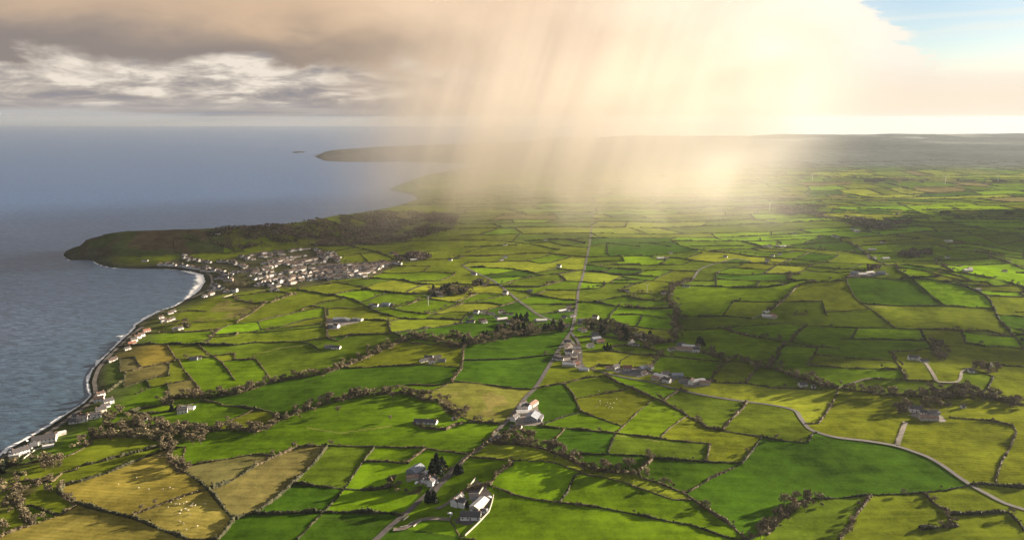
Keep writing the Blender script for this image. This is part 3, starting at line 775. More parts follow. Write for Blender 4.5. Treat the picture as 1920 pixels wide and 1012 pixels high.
def resample(P, step):
    P = np.asarray(P)[:, :2]; L = np.r_[0, np.cumsum(np.hypot(*np.diff(P, axis=0).T))]
    n = max(2, int(L[-1]/step)+1); s = np.linspace(0, L[-1], n)
    X = np.interp(s, L, P[:, 0]); Y = np.interp(s, L, P[:, 1])
    return np.stack([X, Y, hz(X, Y)], 1), L[-1]
def curve_xy(P, step):                                 # Catmull-Rom through ground points
    P = np.asarray(P)[:, :2]; Q = np.vstack([2*P[0]-P[1], P, 2*P[-1]-P[-2]]); out = []
    for i in range(1, len(Q)-2):
        n = max(2, int(np.hypot(*(Q[i+1]-Q[i]))/step)); t = np.linspace(0, 1, n, endpoint=False)[:, None]
        out.append(.5*((2*Q[i])+(Q[i+1]-Q[i-1])*t+(2*Q[i-1]-5*Q[i]+4*Q[i+1]-Q[i+2])*t**2+(-Q[i-1]+3*Q[i]-3*Q[i+1]+Q[i+2])*t**3))
    return np.vstack(out+[P[-1:]])

hedge_lines = []                                       # (kind, ground polyline, photo midpoint)
for ln in HEDGES:
    w = ln.split(); px = src(w[0], [tuple(map(float, p.split(','))) for p in w[2:]])
    hedge_lines.append((w[1], ground(px), px))
# far plain: irregular enclosure pattern beyond the surveyed fields
far_lines = []
Y0 = 300.0; prev = None; rf = np.random.default_rng(5); k = 0
while Y0 < 5200:
    xs = np.arange(-.5*Y0-200, 1.5*Y0+300, 45.0)
    ys = Y0*(1+.05*fbm(xs/900, xs*0+k*3.1, 31, 3)+.035*np.sin(xs/700+k*.4))+xs*.03
    m = rf.random(len(xs)) > .04
    if prev is not None:
        x = xs[0]
        while x < xs[-1]:
            x += rf.uniform(80, 260); sk = rf.uniform(-70, 70)
            a = (x, np.interp(x, prev[0], prev[1])); b = (x+sk, np.interp(x+sk, xs, ys))
            if rf.random() < .85: far_lines.append(np.array([a, b]))
    st = 0
    while st < len(xs)-2:
        n = int(rf.integers(4, 14)); far_lines.append(np.stack([xs[st:st+n+1], ys[st:st+n+1]], 1)); st += n+(1 if rf.random() < .12 else 0)
    prev = (xs, ys); Y0 += rf.uniform(90, 170) if Y0 < 1750 else Y0*rf.uniform(.024, .05); k += 1
tr_xy = np.concatenate([resample(P, 14)[0][:, :2] for kd, P, px in hedge_lines])
def far_runs(P):                                       # keep the stretches lying on land clear of the surveyed fields
    n = max(2, int(np.hypot(*(P[-1]-P[0]))/25)+1) if len(P) == 2 else 0
    if n: P = P[0]+(P[-1]-P[0])*np.linspace(0, 1, n)[:, None]
    u, v = proj(P[:, 0], P[:, 1]); i, j = cell(P[:, 0], P[:, 1]); i = i.astype(int); j = j.astype(int)
    near_t = np.array([((tr_xy-q)**2).sum(1).min() for q in P])
    ok = GL[i, j] & (GD[i, j] > 60) & (((u > 700) & (v < np.where(u > 860, 482, 392))) | (u > 1935) | (v > 1075)) & (near_t > (26+.006*P[:, 1])**2)
    out = []; st = None
    for k in range(len(P)+1):
        g_ = k < len(P) and ok[k]
        if g_ and st is None: st = k
        if not g_ and st is not None:
            if k-st >= 2: out.append(P[max(0, st-(st > 0)):min(len(P), k+1)])
            st = None
    return out
far_lines = [r for P in far_lines for r in far_runs(P)]

# flood the grid between the hedge lines: one colour per field
barrier = ~GL
def draw_line(P, thick=True):
    i, j = cell(P[:, 0], P[:, 1])
    for a in range(len(P)-1):
        n = int(max(abs(i[a+1]-i[a]), abs(j[a+1]-j[a]))*2)+2; t = np.linspace(0, 1, n)
        ii = np.round(i[a]+(i[a+1]-i[a])*t).astype(int); jj = np.round(j[a]+(j[a+1]-j[a])*t).astype(int)
        barrier[ii, jj] = True; barrier[np.minimum(ii+1, NR-1), jj] = True
        hedgecell[ii, jj] = True
hedgecell = np.zeros((NR, NC), bool)
road_xy = []
for nm, wd, spec in ROADS:
    g_ = ground(src(spec[0], spec[1:])); road_xy.append((nm, wd, curve_xy(g_, 6.0)))
cloud = [resample(P, 6)[0][:, :2] for kd, P, px in hedge_lines]+[P[:, :2] for nm, wd, P in road_xy]+[resample(np.c_[SHORE, SHORE[:, 0]*0], 6)[0][:, :2]]
cid = np.concatenate([np.full(len(c), k) for k, c in enumerate(cloud)]); cxy = np.concatenate(cloud)
def snap(e, b, me):                                    # close the small gaps between hedge ends and their neighbours
    v = e[:2]-b[:2]; v = v/(np.hypot(*v)+1e-9); w = cxy-e[:2]; d = np.hypot(w[:, 0], w[:, 1])
    along = w@v; d2 = np.where((cid == me) | (along < -.4*d), 1e9, d*(1.5-.5*along/(d+1e-9)))
    k = np.argmin(d2); lim = 22+.016*e[1]+.000012*e[1]**2
    return cxy[k] if d2[k] < lim and d[k] > .5 else None
linked = []
for k, (kd, P, px) in enumerate(hedge_lines):
    Q = [P]; a = snap(P[0], P[1], k); b = snap(P[-1], P[-2], k)
    if a is not None: Q.insert(0, np.array([[a[0], a[1], 0]]))
    if b is not None: Q.append(np.array([[b[0], b[1], 0]]))
    Q = np.vstack(Q); Q[:, 2] = hz(Q[:, 0], Q[:, 1]); linked.append((kd, Q, px))
hedge_lines = linked
for kd, P, px in hedge_lines:
    draw_line(resample(P, 8)[0])
    for e, b in ((px[0], px[1]), (px[-1], px[-2])):       # hedges run on past the edges of the view
        if e[1] > 997 or e[0] > 1908:
            d_ = (e-b)/np.hypot(*(e-b)); n_ = min(1100, (1880-e[1])/d_[1]) if d_[1] > .2 else 260; draw_line(resample(ground([e, e+d_*n_*.5, e+d_*n_]), 6)[0])
for P in far_lines: draw_line(resample(P, 20)[0])
hc = hedgecell.copy()
for nm, wd, P in road_xy: draw_line(P)
hedgecell = hc
lab = np.full((NR, NC), -1, np.int32); par = []
def find(a):
    while par[a] != a: par[a] = par[par[a]]; a = par[a]
    return a
prev_runs = []
for r in range(NR):
    b = np.r_[True, barrier[r], True]; st = np.flatnonzero(b[:-1] & ~b[1:]); en = np.flatnonzero(~b[:-1] & b[1:])
    runs = []
    p = 0
    for s_, e_ in zip(st, en):
        me = -1
        while p < len(prev_runs) and prev_runs[p][1] <= s_: p += 1
        q = p
        while q < len(prev_runs) and prev_runs[q][0] < e_:
            f = find(prev_runs[q][2])
            if me < 0: me = f
            elif me != f: par[f] = me
            q += 1
        if me < 0: me = len(par); par.append(me)
        runs.append((s_, e_, me)); lab[r, s_:e_] = me
    prev_runs = runs
roots = np.array([find(a) for a in range(len(par))], np.int32)
lab = np.where(lab >= 0, roots[lab], -1)
PAL = {'B': (.108, .182, .004), 'G': (.075, .122, .004), 'M': (.070, .100, .007), 'D': (.036, .074, .004), 'O': (.096, .116, .008), 'Y': (.140, .162, .013),
       'T': (.180, .150, .030), 'R': (.118, .102, .033), 'P': (.120, .125, .024)}
FIELDNAME = {'B': 'bright green', 'G': 'fresh green', 'M': 'mid green', 'D': 'dark green', 'O': 'olive', 'Y': 'yellowish', 'T': 'golden', 'R': 'brown rough', 'P': 'patchy yellow-green'}
rp = np.random.default_rng(77)
codes = list('BBGGGMMDOY'); far_codes = list('BMMGGOOYRD')
nl = len(par); cls = np.empty(nl, object); colr = np.zeros((nl, 3))
ri, ci = np.nonzero(lab >= 0); first_row = np.full(nl, NR); np.minimum.at(first_row, lab[ri, ci], ri)
for a in range(nl):
    y = GY[min(first_row[a], NR-1), 0]
    c = rp.choice(far_codes if y > 2300 else codes); cls[a] = c; colr[a] = PAL[c]
for sd in SEEDS:
    c, p = sd.split(' '); P = ground([tuple(map(float, p.split(',')))])[0]; i, j = cell(P[0], P[1])
    l = lab[int(round(float(i))), int(round(float(j)))]
    if l >= 0: cls[l] = c; colr[l] = PAL[c]
colr = colr*rp.uniform(.88, 1.12, (nl, 1))*rp.uniform((.94, .97, .9), (1.06, 1.03, 1.1), (nl, 3))
C = np.where((lab >= 0)[..., None], colr[np.maximum(lab, 0)], 0)
for _ in range(3):                                     # let field colours grow in under the hedge lines
    e = (C.sum(-1) == 0)
    for di, dj in ((0, 1), (0, -1), (1, 0), (-1, 0)):
        sh = np.roll(C, (di, dj), (0, 1)); C = np.where((e & (C.sum(-1) == 0))[..., None], sh, C)
verge = np.array((.045, .045, .018)); hedge_c = np.where(hedgecell[..., None], verge, 0)
C = np.where(hedgecell[..., None], C*.5+verge*.5, C)
def paint_poly(tile, pts, col, k=1.0, soft=None):
    P = ground(src(tile, pts)); m = in_poly(GX, GY, P[:, :2])
    w = m*k*(1 if soft is None else smooth(.3, .7, .5+soft*fbm(GX/25, GY/25, 51, 3)))
    C[:] = C*(1-w[..., None])+np.array(col)*w[..., None]
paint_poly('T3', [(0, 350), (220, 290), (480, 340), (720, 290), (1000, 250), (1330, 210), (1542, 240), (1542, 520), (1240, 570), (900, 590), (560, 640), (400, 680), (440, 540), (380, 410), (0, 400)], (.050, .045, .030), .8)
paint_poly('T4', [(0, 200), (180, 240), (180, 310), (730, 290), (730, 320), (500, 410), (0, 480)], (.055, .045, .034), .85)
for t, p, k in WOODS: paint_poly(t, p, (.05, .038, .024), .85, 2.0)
paint_poly('T3', [(560, 680), (700, 690), (850, 725), (900, 760), (820, 810), (640, 850), (300, 880), (420, 800)], (.15, .115, .045), .6, 3)
paint_poly('F', [(0, 600), (160, 575), (120, 640), (60, 700), (0, 760)], (.05, .045, .02), .25, 3)
paint_poly('F', [(880, 310), (1050, 290), (1180, 330), (1214, 400), (1100, 430), (980, 380)], (.19, .15, .05), .6, 4)
# headland, far moor, shore
hd = (seg_dist(GX, GY, ridge_line(RIDGE)[0]) < 190) & GL & (U < 420) & (Vv < 500)
nz = fbm(GX/70, GY/70, 61, 4)
C = np.where(hd[..., None], np.where((nz > .02)[..., None], np.array((.048, .060, .018)), np.array((.066, .050, .028))), C)
fm = (smooth(4200, 5200, GY)*GL)[..., None]; nm = fbm(GX/900, GY/500, 71, 5)[..., None]
moor = np.array((.052, .060, .054))*(1+1.6*nm)+np.clip(nm-.12, 0, 1)*np.array((.9, .85, .8))*smooth(7000, 8600, GY)[..., None]  # dark heath, its colour lowered in place of a cloud shadow
C = C*(1-fm)+moor*fm
pen = ((seg_dist(GX, GY, ridge_line(RIDGE2)[0]) < 900) & (U < 900) & GL)
C = np.where(pen[..., None], np.array((.070, .063, .046))*(1+1.2*nm), C)
near_sea = (smooth(26, 9, GD)*GL)[..., None]
C = C*(1-near_sea)+np.array((.050, .044, .040))*near_sea
strip = (smooth(75, 28, GD)*GL*(GY < 2400)*(U < 480))[..., None]*.75
C = C*(1-strip)+np.array((.040, .042, .020))*strip
C = np.where(GL[..., None], C, np.array((.04, .04, .035)))

def paint_line(tile, pts, col, k):                     # worn tracks through the grass
    P = resample(ground(src(tile, pts)), 1.0)[0]; i, j = cell(P[:, 0], P[:, 1]); i = np.round(i).astype(int); j = np.round(j).astype(int)
    C[i, j] = C[i, j]*(1-k)+np.array(col)*k
for t, p in (('E', [(190, 1010), (300, 950), (440, 870)]), ('E', [(480, 850), (600, 790), (700, 730), (820, 665)]), ('F', [(240, 478), (400, 505), (520, 488), (640, 470)]), ('F', [(660, 720), (700, 680)]), ('T8', [(90, 690), (300, 705)]), ('F', [(0, 130), (120, 100), (250, 85)]), ('G', [(480, 515), (700, 545)]), ('E', [(420, 905), (300, 960)])):
    paint_line(t, p, (.21, .19, .06), .55)
sa = np.zeros(nl); sa[:] = np.where(rp.random(nl) < .3, rp.uniform(.02, .06, nl), 0)
for u_, v_ in ((230, 905), (120, 985), (345, 962), (1790, 830), (1790, 770)):
    P = ground([(u_, v_)])[0]; i, j = cell(P[0], P[1]); l = lab[int(round(float(i))), int(round(float(j)))]
    if l >= 0: sa[l] = .17
STRIPE = 1-np.where(lab >= 0, sa[np.maximum(lab, 0)], 0)*(GY < 1300)
def ground_material():
    m = bpy.data.materials.new('ground'); m.use_nodes = True; g = G(m.node_tree); p = g.n['Principled BSDF']
    at = g.node('ShaderNodeAttribute', attribute_name='Col'); geo = g.node('ShaderNodeNewGeometry'); pos = geo.outputs['Position']
    a = g.noise(pos, .013, 6, .6, .4); b = g.noise(pos, .075, 5, .65); c = g.noise(pos, .45, 3, .7)
    mp = g.node('ShaderNodeMapping'); g.l.new(pos, mp.inputs[0]); mp.inputs['Rotation'].default_value = (0, 0, .9); mp.inputs['Scale'].default_value = (.012, .16, .02)
    st = g.noise(mp.outputs[0], 1.0, 4, .6)
    k = g.m('ADD', g.rng(a, .3, .7, .72, 1.28), g.m('ADD', g.rng(b, .3, .7, -.22, .22), g.m('ADD', g.rng(c, .25, .75, -.16, .16), g.rng(st, .3, .7, -.16, .16))))
    col = g.mix(1.0, at.outputs[0], g.xyz(k, k, k), 'MULTIPLY')
    wv = g.node('ShaderNodeTexWave', wave_type='BANDS', bands_direction='Y'); mq = g.node('ShaderNodeMapping'); g.l.new(pos, mq.inputs[0]); mq.inputs['Rotation'].default_value = (0, 0, .22); g.l.new(mq.outputs[0], wv.inputs[0])
    wv.inputs['Scale'].default_value = .063; wv.inputs['Distortion'].default_value = .6; wv.inputs['Detail'].default_value = 2
    sp = g.m('ADD', 1.0, g.m('MULTIPLY', g.m('SUBTRACT', wv.outputs[1], .5), g.m('SUBTRACT', 1.0, at.outputs['Alpha'])))
    col = g.mix(1.0, col, g.xyz(sp, sp, sp), 'MULTIPLY')
    tint = g.mix(g.rng(b, .5, .8, 0, .22), col, g.mix(1.0, col, (1.35, 1.0, .9, 1), 'MULTIPLY'))
    tint = g.mix(g.rng(a, .45, .25, 0, .3), tint, g.mix(1.0, tint, (.75, .95, .8, 1), 'MULTIPLY'))
    g.put(p.inputs['Base Color'], tint); p.inputs['Roughness'].default_value = .95; p.inputs['Specular IOR Level'].default_value = .0
    return m
idx = np.arange(NR*NC).reshape(NR, NC)
quads = np.stack([idx[:-1, :-1], idx[:-1, 1:], idx[1:, 1:], idx[1:, :-1]], -1).reshape(-1, 4)
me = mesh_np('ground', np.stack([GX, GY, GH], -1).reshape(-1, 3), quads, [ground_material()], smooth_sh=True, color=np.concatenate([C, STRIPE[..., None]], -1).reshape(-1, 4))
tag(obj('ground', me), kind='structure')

# ------------------------------------------------------------------ sea
def sea_material():
    m = bpy.data.materials.new('sea_water'); m.use_nodes = True; g = G(m.node_tree); p = g.n['Principled BSDF']
    at = g.node('ShaderNodeAttribute', attribute_name='Col'); geo = g.node('ShaderNodeNewGeometry'); pos = geo.outputs['Position']
    sep = g.node('ShaderNodeSeparateColor'); g.l.new(at.outputs[0], sep.inputs[0])
    mp = g.node('ShaderNodeMapping'); g.l.new(pos, mp.inputs[0]); mp.inputs['Rotation'].default_value = (0, 0, -.5); mp.inputs['Scale'].default_value = (.5, 1.0, 1)
    w1 = g.noise(mp.outputs[0], .11, 5, .6, .5); w2 = g.noise(mp.outputs[0], .012, 4, .55, .3); w3 = g.noise(mp.outputs[0], .0011, 4, .5)
    f = g.noise(mp.outputs[0], .035, 7, .7, 1.2)
    foam = g.rng(g.m('ADD', sep.outputs[0], g.m('MULTIPLY', g.m('SUBTRACT', f, .5), 1.25)), .50, .66)
    speck = g.rng(g.m('ADD', g.noise(mp.outputs[0], .09, 3, .7), g.m('MULTIPLY', w2, .25)), .87, .92, 0, .0)
    deep = g.mix(g.rng(w2, .35, .65), (.030, .058, .088, 1), (.040, .066, .104, 1))
    deep = g.mix(g.rng(w3, .4, .62, 0, .6), deep, (.046, .072, .118, 1))
    deep = g.mix(g.rng(g.noise(mp.outputs[0], .0006, 3, .5), .5, .68, 0, .55), deep, (.115, .118, .132, 1))  # broad grey sheen painted into the water colour
    deep = g.mix(g.m('MULTIPLY', sep.outputs[1], .7), deep, (.036, .066, .095, 1))
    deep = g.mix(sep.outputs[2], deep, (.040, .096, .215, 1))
    deep = g.mix(g.rng(w1, .36, .66), g.mix(1.0, deep, (.60, .63, .66, 1), 'MULTIPLY'), g.mix(1.0, deep, (1.36, 1.33, 1.3, 1), 'MULTIPLY'))
    g.put(p.inputs['Base Color'], g.mix(g.m('MAXIMUM', foam, speck), deep, (.72, .70, .68, 1)))
    g.put(p.inputs['Roughness'], g.mix(foam, (.42, .42, .42, 1), (.9, .9, .9, 1)))
    bp = g.node('ShaderNodeBump'); bp.inputs['Strength'].default_value = .55; bp.inputs['Distance'].default_value = 2.2
    g.l.new(g.m('ADD', g.m('MULTIPLY', w1, 1.0), g.m('MULTIPLY', w2, 2.0)), bp.inputs['Height']); g.l.new(bp.outputs[0], p.inputs['Normal'])
    p.inputs['IOR'].default_value = 1.33
    return m
us = np.concatenate([np.arange(-2400, -565, 14.0), np.arange(-560, 1120, 2.6)]); vs = np.concatenate([np.arange(1900, 1155, -12.0), np.arange(1150, 480, -2.6), np.arange(480, 260, -1.6), np.arange(260, 237.2, -.8), [237.0]])
wu, wv = np.meshgrid(us, vs); wx, wy = plane(wu, wv)
wd = np.minimum(seg_dist(wx, wy, SHORE), seg_dist(wx, wy, np.vstack([isl_xy, isl_xy[:1]])))
fw = np.full(wx.shape, 4.5)
bay = np.exp(-((wu-372)/34.)**2-((wv-535)/30.)**2); fw = fw+30*bay
fw = fw+6*np.exp(-((wu-280)/60.)**2-((wv-600)/40.)**2)+5*np.exp(-((wu-60)/70.)**2-((wv-810)/60.)**2)
fw = fw*np.where(wv < 485, .5, 1)
foam = .80*np.exp(-(wd/fw)**1.6)
for u, v, a, su, sv in ((128, 732, .5, 11, 4), (128, 740, .4, 8, 3), (105, 792, .4, 5, 2), (73, 793, .45, 7, 2.5), (224, 631, .5, 14, 3), (182, 677, .5, 13, 4), (167, 708, .4, 8, 6), (200, 518, .3, 8, 2.5), (380, 548, .3, 14, 8), (110, 487, .4, 8, 3), (215, 638, .4, 6, 5)):
    foam = foam+a*np.exp(-((wu-u)/su)**2-((wv-v)/sv)**2)
shal = smooth(140, 10, wd)*(wv > 470)
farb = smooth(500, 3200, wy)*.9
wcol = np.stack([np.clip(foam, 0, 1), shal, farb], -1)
r_, c_ = wx.shape; idx = np.arange(r_*c_).reshape(r_, c_)
wq = np.stack([idx[:-1, :-1], idx[:-1, 1:], idx[1:, 1:], idx[1:, :-1]], -1)
wi = (in_poly(wx, wy, coast_xy) & (wd > 60)); keep = ~(wi[:-1, :-1] & wi[1:, 1:] & wi[:-1, 1:] & wi[1:, :-1])
wq = wq[keep]
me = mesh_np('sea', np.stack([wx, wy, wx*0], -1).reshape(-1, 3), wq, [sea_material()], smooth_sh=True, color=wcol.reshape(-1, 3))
tag(obj('water', me), kind='structure')

# ------------------------------------------------------------------ roads and yards
def ribbon(P, width, lift):
    P = P[:, :2]; T = np.gradient(P, axis=0); T /= np.linalg.norm(T, axis=1)[:, None]+1e-9; N = np.stack([-T[:, 1], T[:, 0]], 1)
    rows = [P+N*width*k for k in (-.5, -.17, .17, .5)]
    V = [np.c_[r, hz(r[:, 0], r[:, 1])+lift] for r in rows]; n = len(P)
    zc = np.maximum.reduce([v[:, 2] for v in V])
    V = np.concatenate([np.c_[v[:, :2], zc] for v in V]); i = np.arange(n-1)
    Fq = np.concatenate([np.stack([i+a*n, i+1+a*n, i+1+(a+1)*n, i+(a+1)*n], 1) for a in range(3)])
    return V, Fq
for k, (nm, wd_, P) in enumerate(road_xy):
    V, Fq = ribbon(P, wd_*(1.0 if wd_ > 4 else 1.15), .35+.02*k)
    tag(obj(nm, mesh_np(nm, V, Fq, [M_ROAD if ('road' in nm or 'lane' in nm) else M_TRACK])), kind='structure')
def patch(name, P, m, lift):
    """a sheet following the ground inside a polygon"""
    lo, hi = P.min(0), P.max(0); st = max(2.0, (hi-lo)[:2].max()/45)
    xs = np.arange(lo[0]-st, hi[0]+st, st); ys = np.arange(lo[1]-st, hi[1]+st, st); X, Y = np.meshgrid(xs, ys)
    ins = in_poly(X, Y, P[:, :2]); k = ins[:-1, :-1] & ins[1:, 1:] & ins[1:, :-1] & ins[:-1, 1:]
    idx = np.arange(X.size).reshape(X.shape); q = np.stack([idx[:-1, :-1], idx[:-1, 1:], idx[1:, 1:], idx[1:, :-1]], -1)[k]
    return tag(obj(name, mesh_np(name, np.stack([X, Y, hz(X, Y)+lift], -1).reshape(-1, 3), q, [m])), kind='structure')
for k, (nm, c, spec) in enumerate(YARDS):
    patch(nm, ground(src(spec[0], spec[1:])), M_YARD if c == 'Y' else M_YARD2, .22+.01*k)
# ------------------------------------------------------------------ hedgerows
def hedge_mesh(P, kind, rg, name='hedgerow'):
    Y = float(P[:, 1].mean()); far = max(1.0, Y/1100.0)
    h0, w0 = {'h': (1.6, 1.8), 'k': (3.0, 3.6), 't': (2.4, 2.8), 'T': (3.0, 4.5), 'f': (.8, 1.6)}[kind]
    st = 1.5*min(far, 3.0); Q, L = resample(P, st); n = len(Q)
    T = np.gradient(Q[:, :2], axis=0); T /= np.linalg.norm(T, axis=1)[:, None]+1e-9; N = np.stack([-T[:, 1], T[:, 0]], 1)
    Q[:, :2] += N*(rg.normal(size=(n, 1))*.25)
    s = np.arange(n)*st
    env = np.clip(.72+2.2*fbm(s/16+rg.uniform(0, 99), s*0, int(rg.integers(99)), 3), .08, 1.6)
    hh = h0*env*rg.uniform(.75, 1.25, n); ww = w0*(.6+.4*env)*rg.uniform(.8, 1.2, n)
    prof = [(-.5, 0), (-.42, .62), (-.12, 1.0), (.2, .93), (.45, .55), (.5, 0)]
    V = [np.c_[Q[:, :2]+N*(ww*a)[:, None], Q[:, 2]-.4*(b == 0)+hh*b] for a, b in prof]; m = len(prof)
    i = np.arange(n-1)
    Fq = np.concatenate([np.stack([i+(a+1)*n, i+1+(a+1)*n, i+1+a*n, i+a*n], 1) for a in range(m-1)])
    V = np.concatenate(V)
    k = int(n*(3.2 if kind != 'f' else 1.2)); j = rg.integers(0, n, k)
    a = rg.uniform(-.55, .55, k); b = rg.uniform(.35, 1.2, k)
    C = np.c_[Q[j, :2]+N[j]*(ww[j]*a)[:, None]+T[j]*rg.uniform(-.8, .8, (k, 1)), Q[j, 2]+hh[j]*b]
    V2, F2 = rand_quads(C, rg.uniform(.6, 1.25, k)*min(far, 2.2), rg)
    return np.concatenate([V, V2]), np.concatenate([Fq, F2+len(V)]), L
rh = np.random.default_rng(3)
HM = {'h': M_HEDGE, 'k': M_HEDGE_D, 't': M_HEDGE, 'T': M_HEDGE, 'f': M_HEDGE}
hedge_objs = []; rest_V = []; rest_F = []; rest_n = 0
order = sorted(range(len(hedge_lines)), key=lambda k: -float(np.hypot(*np.diff(hedge_lines[k][2], axis=0).T).sum())*(hedge_lines[k][2][:, 1].mean()-300))
top = set(order[:296])
for k, (kd, P, px) in enumerate(hedge_lines):
    V, Fq, L = hedge_mesh(P, kd, rh)
    if k in top:
        c = P[len(P)//2].copy(); c[2] = hz(c[0], c[1]); mdl = mesh_np('hedgerow', V-c, Fq, [M_HEDGE_D if (kd in 'k' or (kd == 'h' and rh.random() < .35)) else M_HEDGE])
        o = obj('low_bank' if kd == 'f' else 'hedgerow', mdl, loc=tuple(c)); hedge_objs.append((o, kd, P, px, L))
    else: rest_V.append(V); rest_F.append(Fq+rest_n); rest_n += len(V)
for P in far_lines:
    V, Fq, L = hedge_mesh(np.c_[P, P[:, 0]*0], 'k' if rh.random() < .35 else 'h', rh); rest_V.append(V); rest_F.append(Fq+rest_n); rest_n += len(V)
tag(obj('distant_hedgerows', mesh_np('distant_hedgerows', np.concatenate(rest_V), np.concatenate(rest_F), [M_HEDGE_D])),
    'dark mesh of hedgerows dividing the far plain towards the moor', 'hedgerows', kind='stuff')

# ------------------------------------------------------------------ trees
def tube(P, r0, r1, n=5):
    P = np.asarray(P, float); k = len(P); V = []; r = np.linspace(r0, r1, k); d = P[-1]-P[0]; d = d/np.linalg.norm(d)
    a = np.cross(d, (0.3, 1, .1)); a /= np.linalg.norm(a); b = np.cross(d, a); t = np.arange(n)/n*2*np.pi
    for i in range(k): V.append(P[i]+r[i]*(np.cos(t)[:, None]*a+np.sin(t)[:, None]*b))
    F_ = [(i*n+j, i*n+(j+1) % n, (i+1)*n+(j+1) % n, (i+1)*n+j) for i in range(k-1) for j in range(n)]
    return np.concatenate(V), np.array(F_)
def join(parts):
    V = []; F_ = []; n = 0
    for v, f in parts: V.append(v); F_.append(f+n); n += len(v)
    return np.concatenate(V), np.concatenate(F_)
def tree_meshes(kind, sd):
    rg = np.random.default_rng(sd); H = {'bare': 9, 'willow': 7, 'ever': 12, 'bush': 4.5, 'leafy': 7}[kind]
    th = H*{'bare': .55, 'willow': .45, 'ever': .8, 'bush': .35, 'leafy': .5}[kind]
    parts = [tube([(0, 0, -.6), (.1, .05, th*.5), (rg.uniform(-.4, .4), rg.uniform(-.4, .4), th)], H*.032, H*.014)]
    if kind == 'ever':
        n = 330; z = rg.beta(1.1, 1.7, n); a = rg.uniform(0, 2*np.pi, n); r = (1-z)**.75*H*.34*np.sqrt(rg.uniform(.25, 1, n))*(1+.25*np.sin(a*3+sd))
        Cc = np.c_[r*np.cos(a), r*np.sin(a), H*(.08+.95*z)]; cr = rand_quads(Cc, rg.uniform(.9, 1.9, n), rg, .2); m = M_EVER
    else:
        nb = {'bare': 6, 'willow': 6, 'bush': 4, 'leafy': 5}[kind]; blobs = []
        for q in range(nb):
            a = q/nb*2*np.pi+rg.uniform(-.5, .5); r = H*rg.uniform(.12, .34); zt = H*rg.uniform(.5, .82)
            tip = np.array((r*np.cos(a), r*np.sin(a), zt)); parts.append(tube([(0, 0, th*rg.uniform(.35, .8)), tip*.6+(0, 0, .3), tip], H*.013, H*.004, 4)); blobs.append((tip, H*rg.uniform(.13, .24)))
        blobs.append((np.array((0, 0, H*.78)), H*.2))
        n = {'bare': 360, 'willow': 340, 'bush': 220, 'leafy': 300}[kind]; Cc = []
        for q in range(n):
            t, r = blobs[rg.integers(len(blobs))]; d = rg.normal(size=3); d /= np.linalg.norm(d); Cc.append(t+d*r*rg.uniform(.3, 1.15)*np.array((1, 1, .85)))
        Cc = np.array(Cc); Cc[:, 2] = np.maximum(Cc[:, 2], H*.14); sz = {'bare': (.28, .75), 'willow': (.28, .75), 'bush': (.35, .8), 'leafy': (.7, 1.3)}[kind]
        cr = rand_quads(Cc, rg.uniform(*sz, n), rg); m = {'bare': M_BARE, 'willow': M_WILLOW, 'bush': M_HEDGE, 'leafy': M_GREENB}[kind]
    tv, tf = join(parts)
    return mesh_np('tree_trunk', tv, tf, [M_BARK]), mesh_np('tree_crown', cr[0], cr[1], [m]), (tv, tf), cr
TREE = {k: [tree_meshes(k, 100+10*i+ord(k[0])) for i in range(n)] for k, n in (('bare', 5), ('willow', 4), ('ever', 4), ('bush', 3), ('leafy', 2))}
spots = []                                            # x, y, kind, scale, place note
rt = np.random.default_rng(19)
pick = lambda: rt.choice(['bare', 'bare', 'bare', 'willow', 'bush', 'bush'])
for kd, P, px in hedge_lines:
    if kd not in 'tTh': continue
    Q, L = resample(P, 4.0); y = P[:, 1].mean(); dens = {'t': .42, 'T': 1.0, 'h': .06}[kd]; big = {'t': 1, 'T': 1.35, 'h': .75}[kd]; wide = 4.0 if kd == 'T' else 1.5
    for q in Q:
        if rt.random() < dens*(1 if y < 1600 else .6):
            k = pick() if kd != 'h' else rt.choice(['bush', 'bush', 'bare']); spots.append((q[0]+rt.normal()*wide, q[1]+rt.normal()*wide, k, rt.uniform(.5, 1.0)*big, 'gully' if kd == 'T' else 'hedge'))
        if kd == 'T': spots.append((q[0]+rt.normal()*6, q[1]+rt.normal()*5, pick(), rt.uniform(.5, 1.1), 'gully'))
for t, p, k in WOODS:
    if k in ('headland', 'plain'): continue
    P = ground(src(t, p)); lo, hi = P.min(0), P.max(0); A = abs(np.sum(P[:, 0]*np.roll(P[:, 1], 1)-np.roll(P[:, 0], 1)*P[:, 1]))/2
    n = int(A/{'scrub': 60, 'farm': 55}.get(k, 48)); X = rt.uniform(lo[0], hi[0], n*3); Yy = rt.uniform(lo[1], hi[1], n*3); m = np.flatnonzero(in_poly(X, Yy, P[:, :2]))[:n]
    for q in m:
        kk = 'willow' if k == 'scrub' and rt.random() < .6 else rt.choice(['bare', 'bare', 'bare', 'bush', 'willow', 'ever' if k.startswith('hamlet') else 'bare'], p=[.22, .2, .2, .16, .12, .10])
        spots.append((X[q], Yy[q], kk, rt.uniform(.65, 1.15)*(1.15 if k == 'copse' else 1), k))
for t, pts, H in EVERGREENS:
    for q in ground(src(t, pts)): spots.append((q[0], q[1], 'ever', H/12*rt.uniform(.85, 1.1), 'evergreen'))
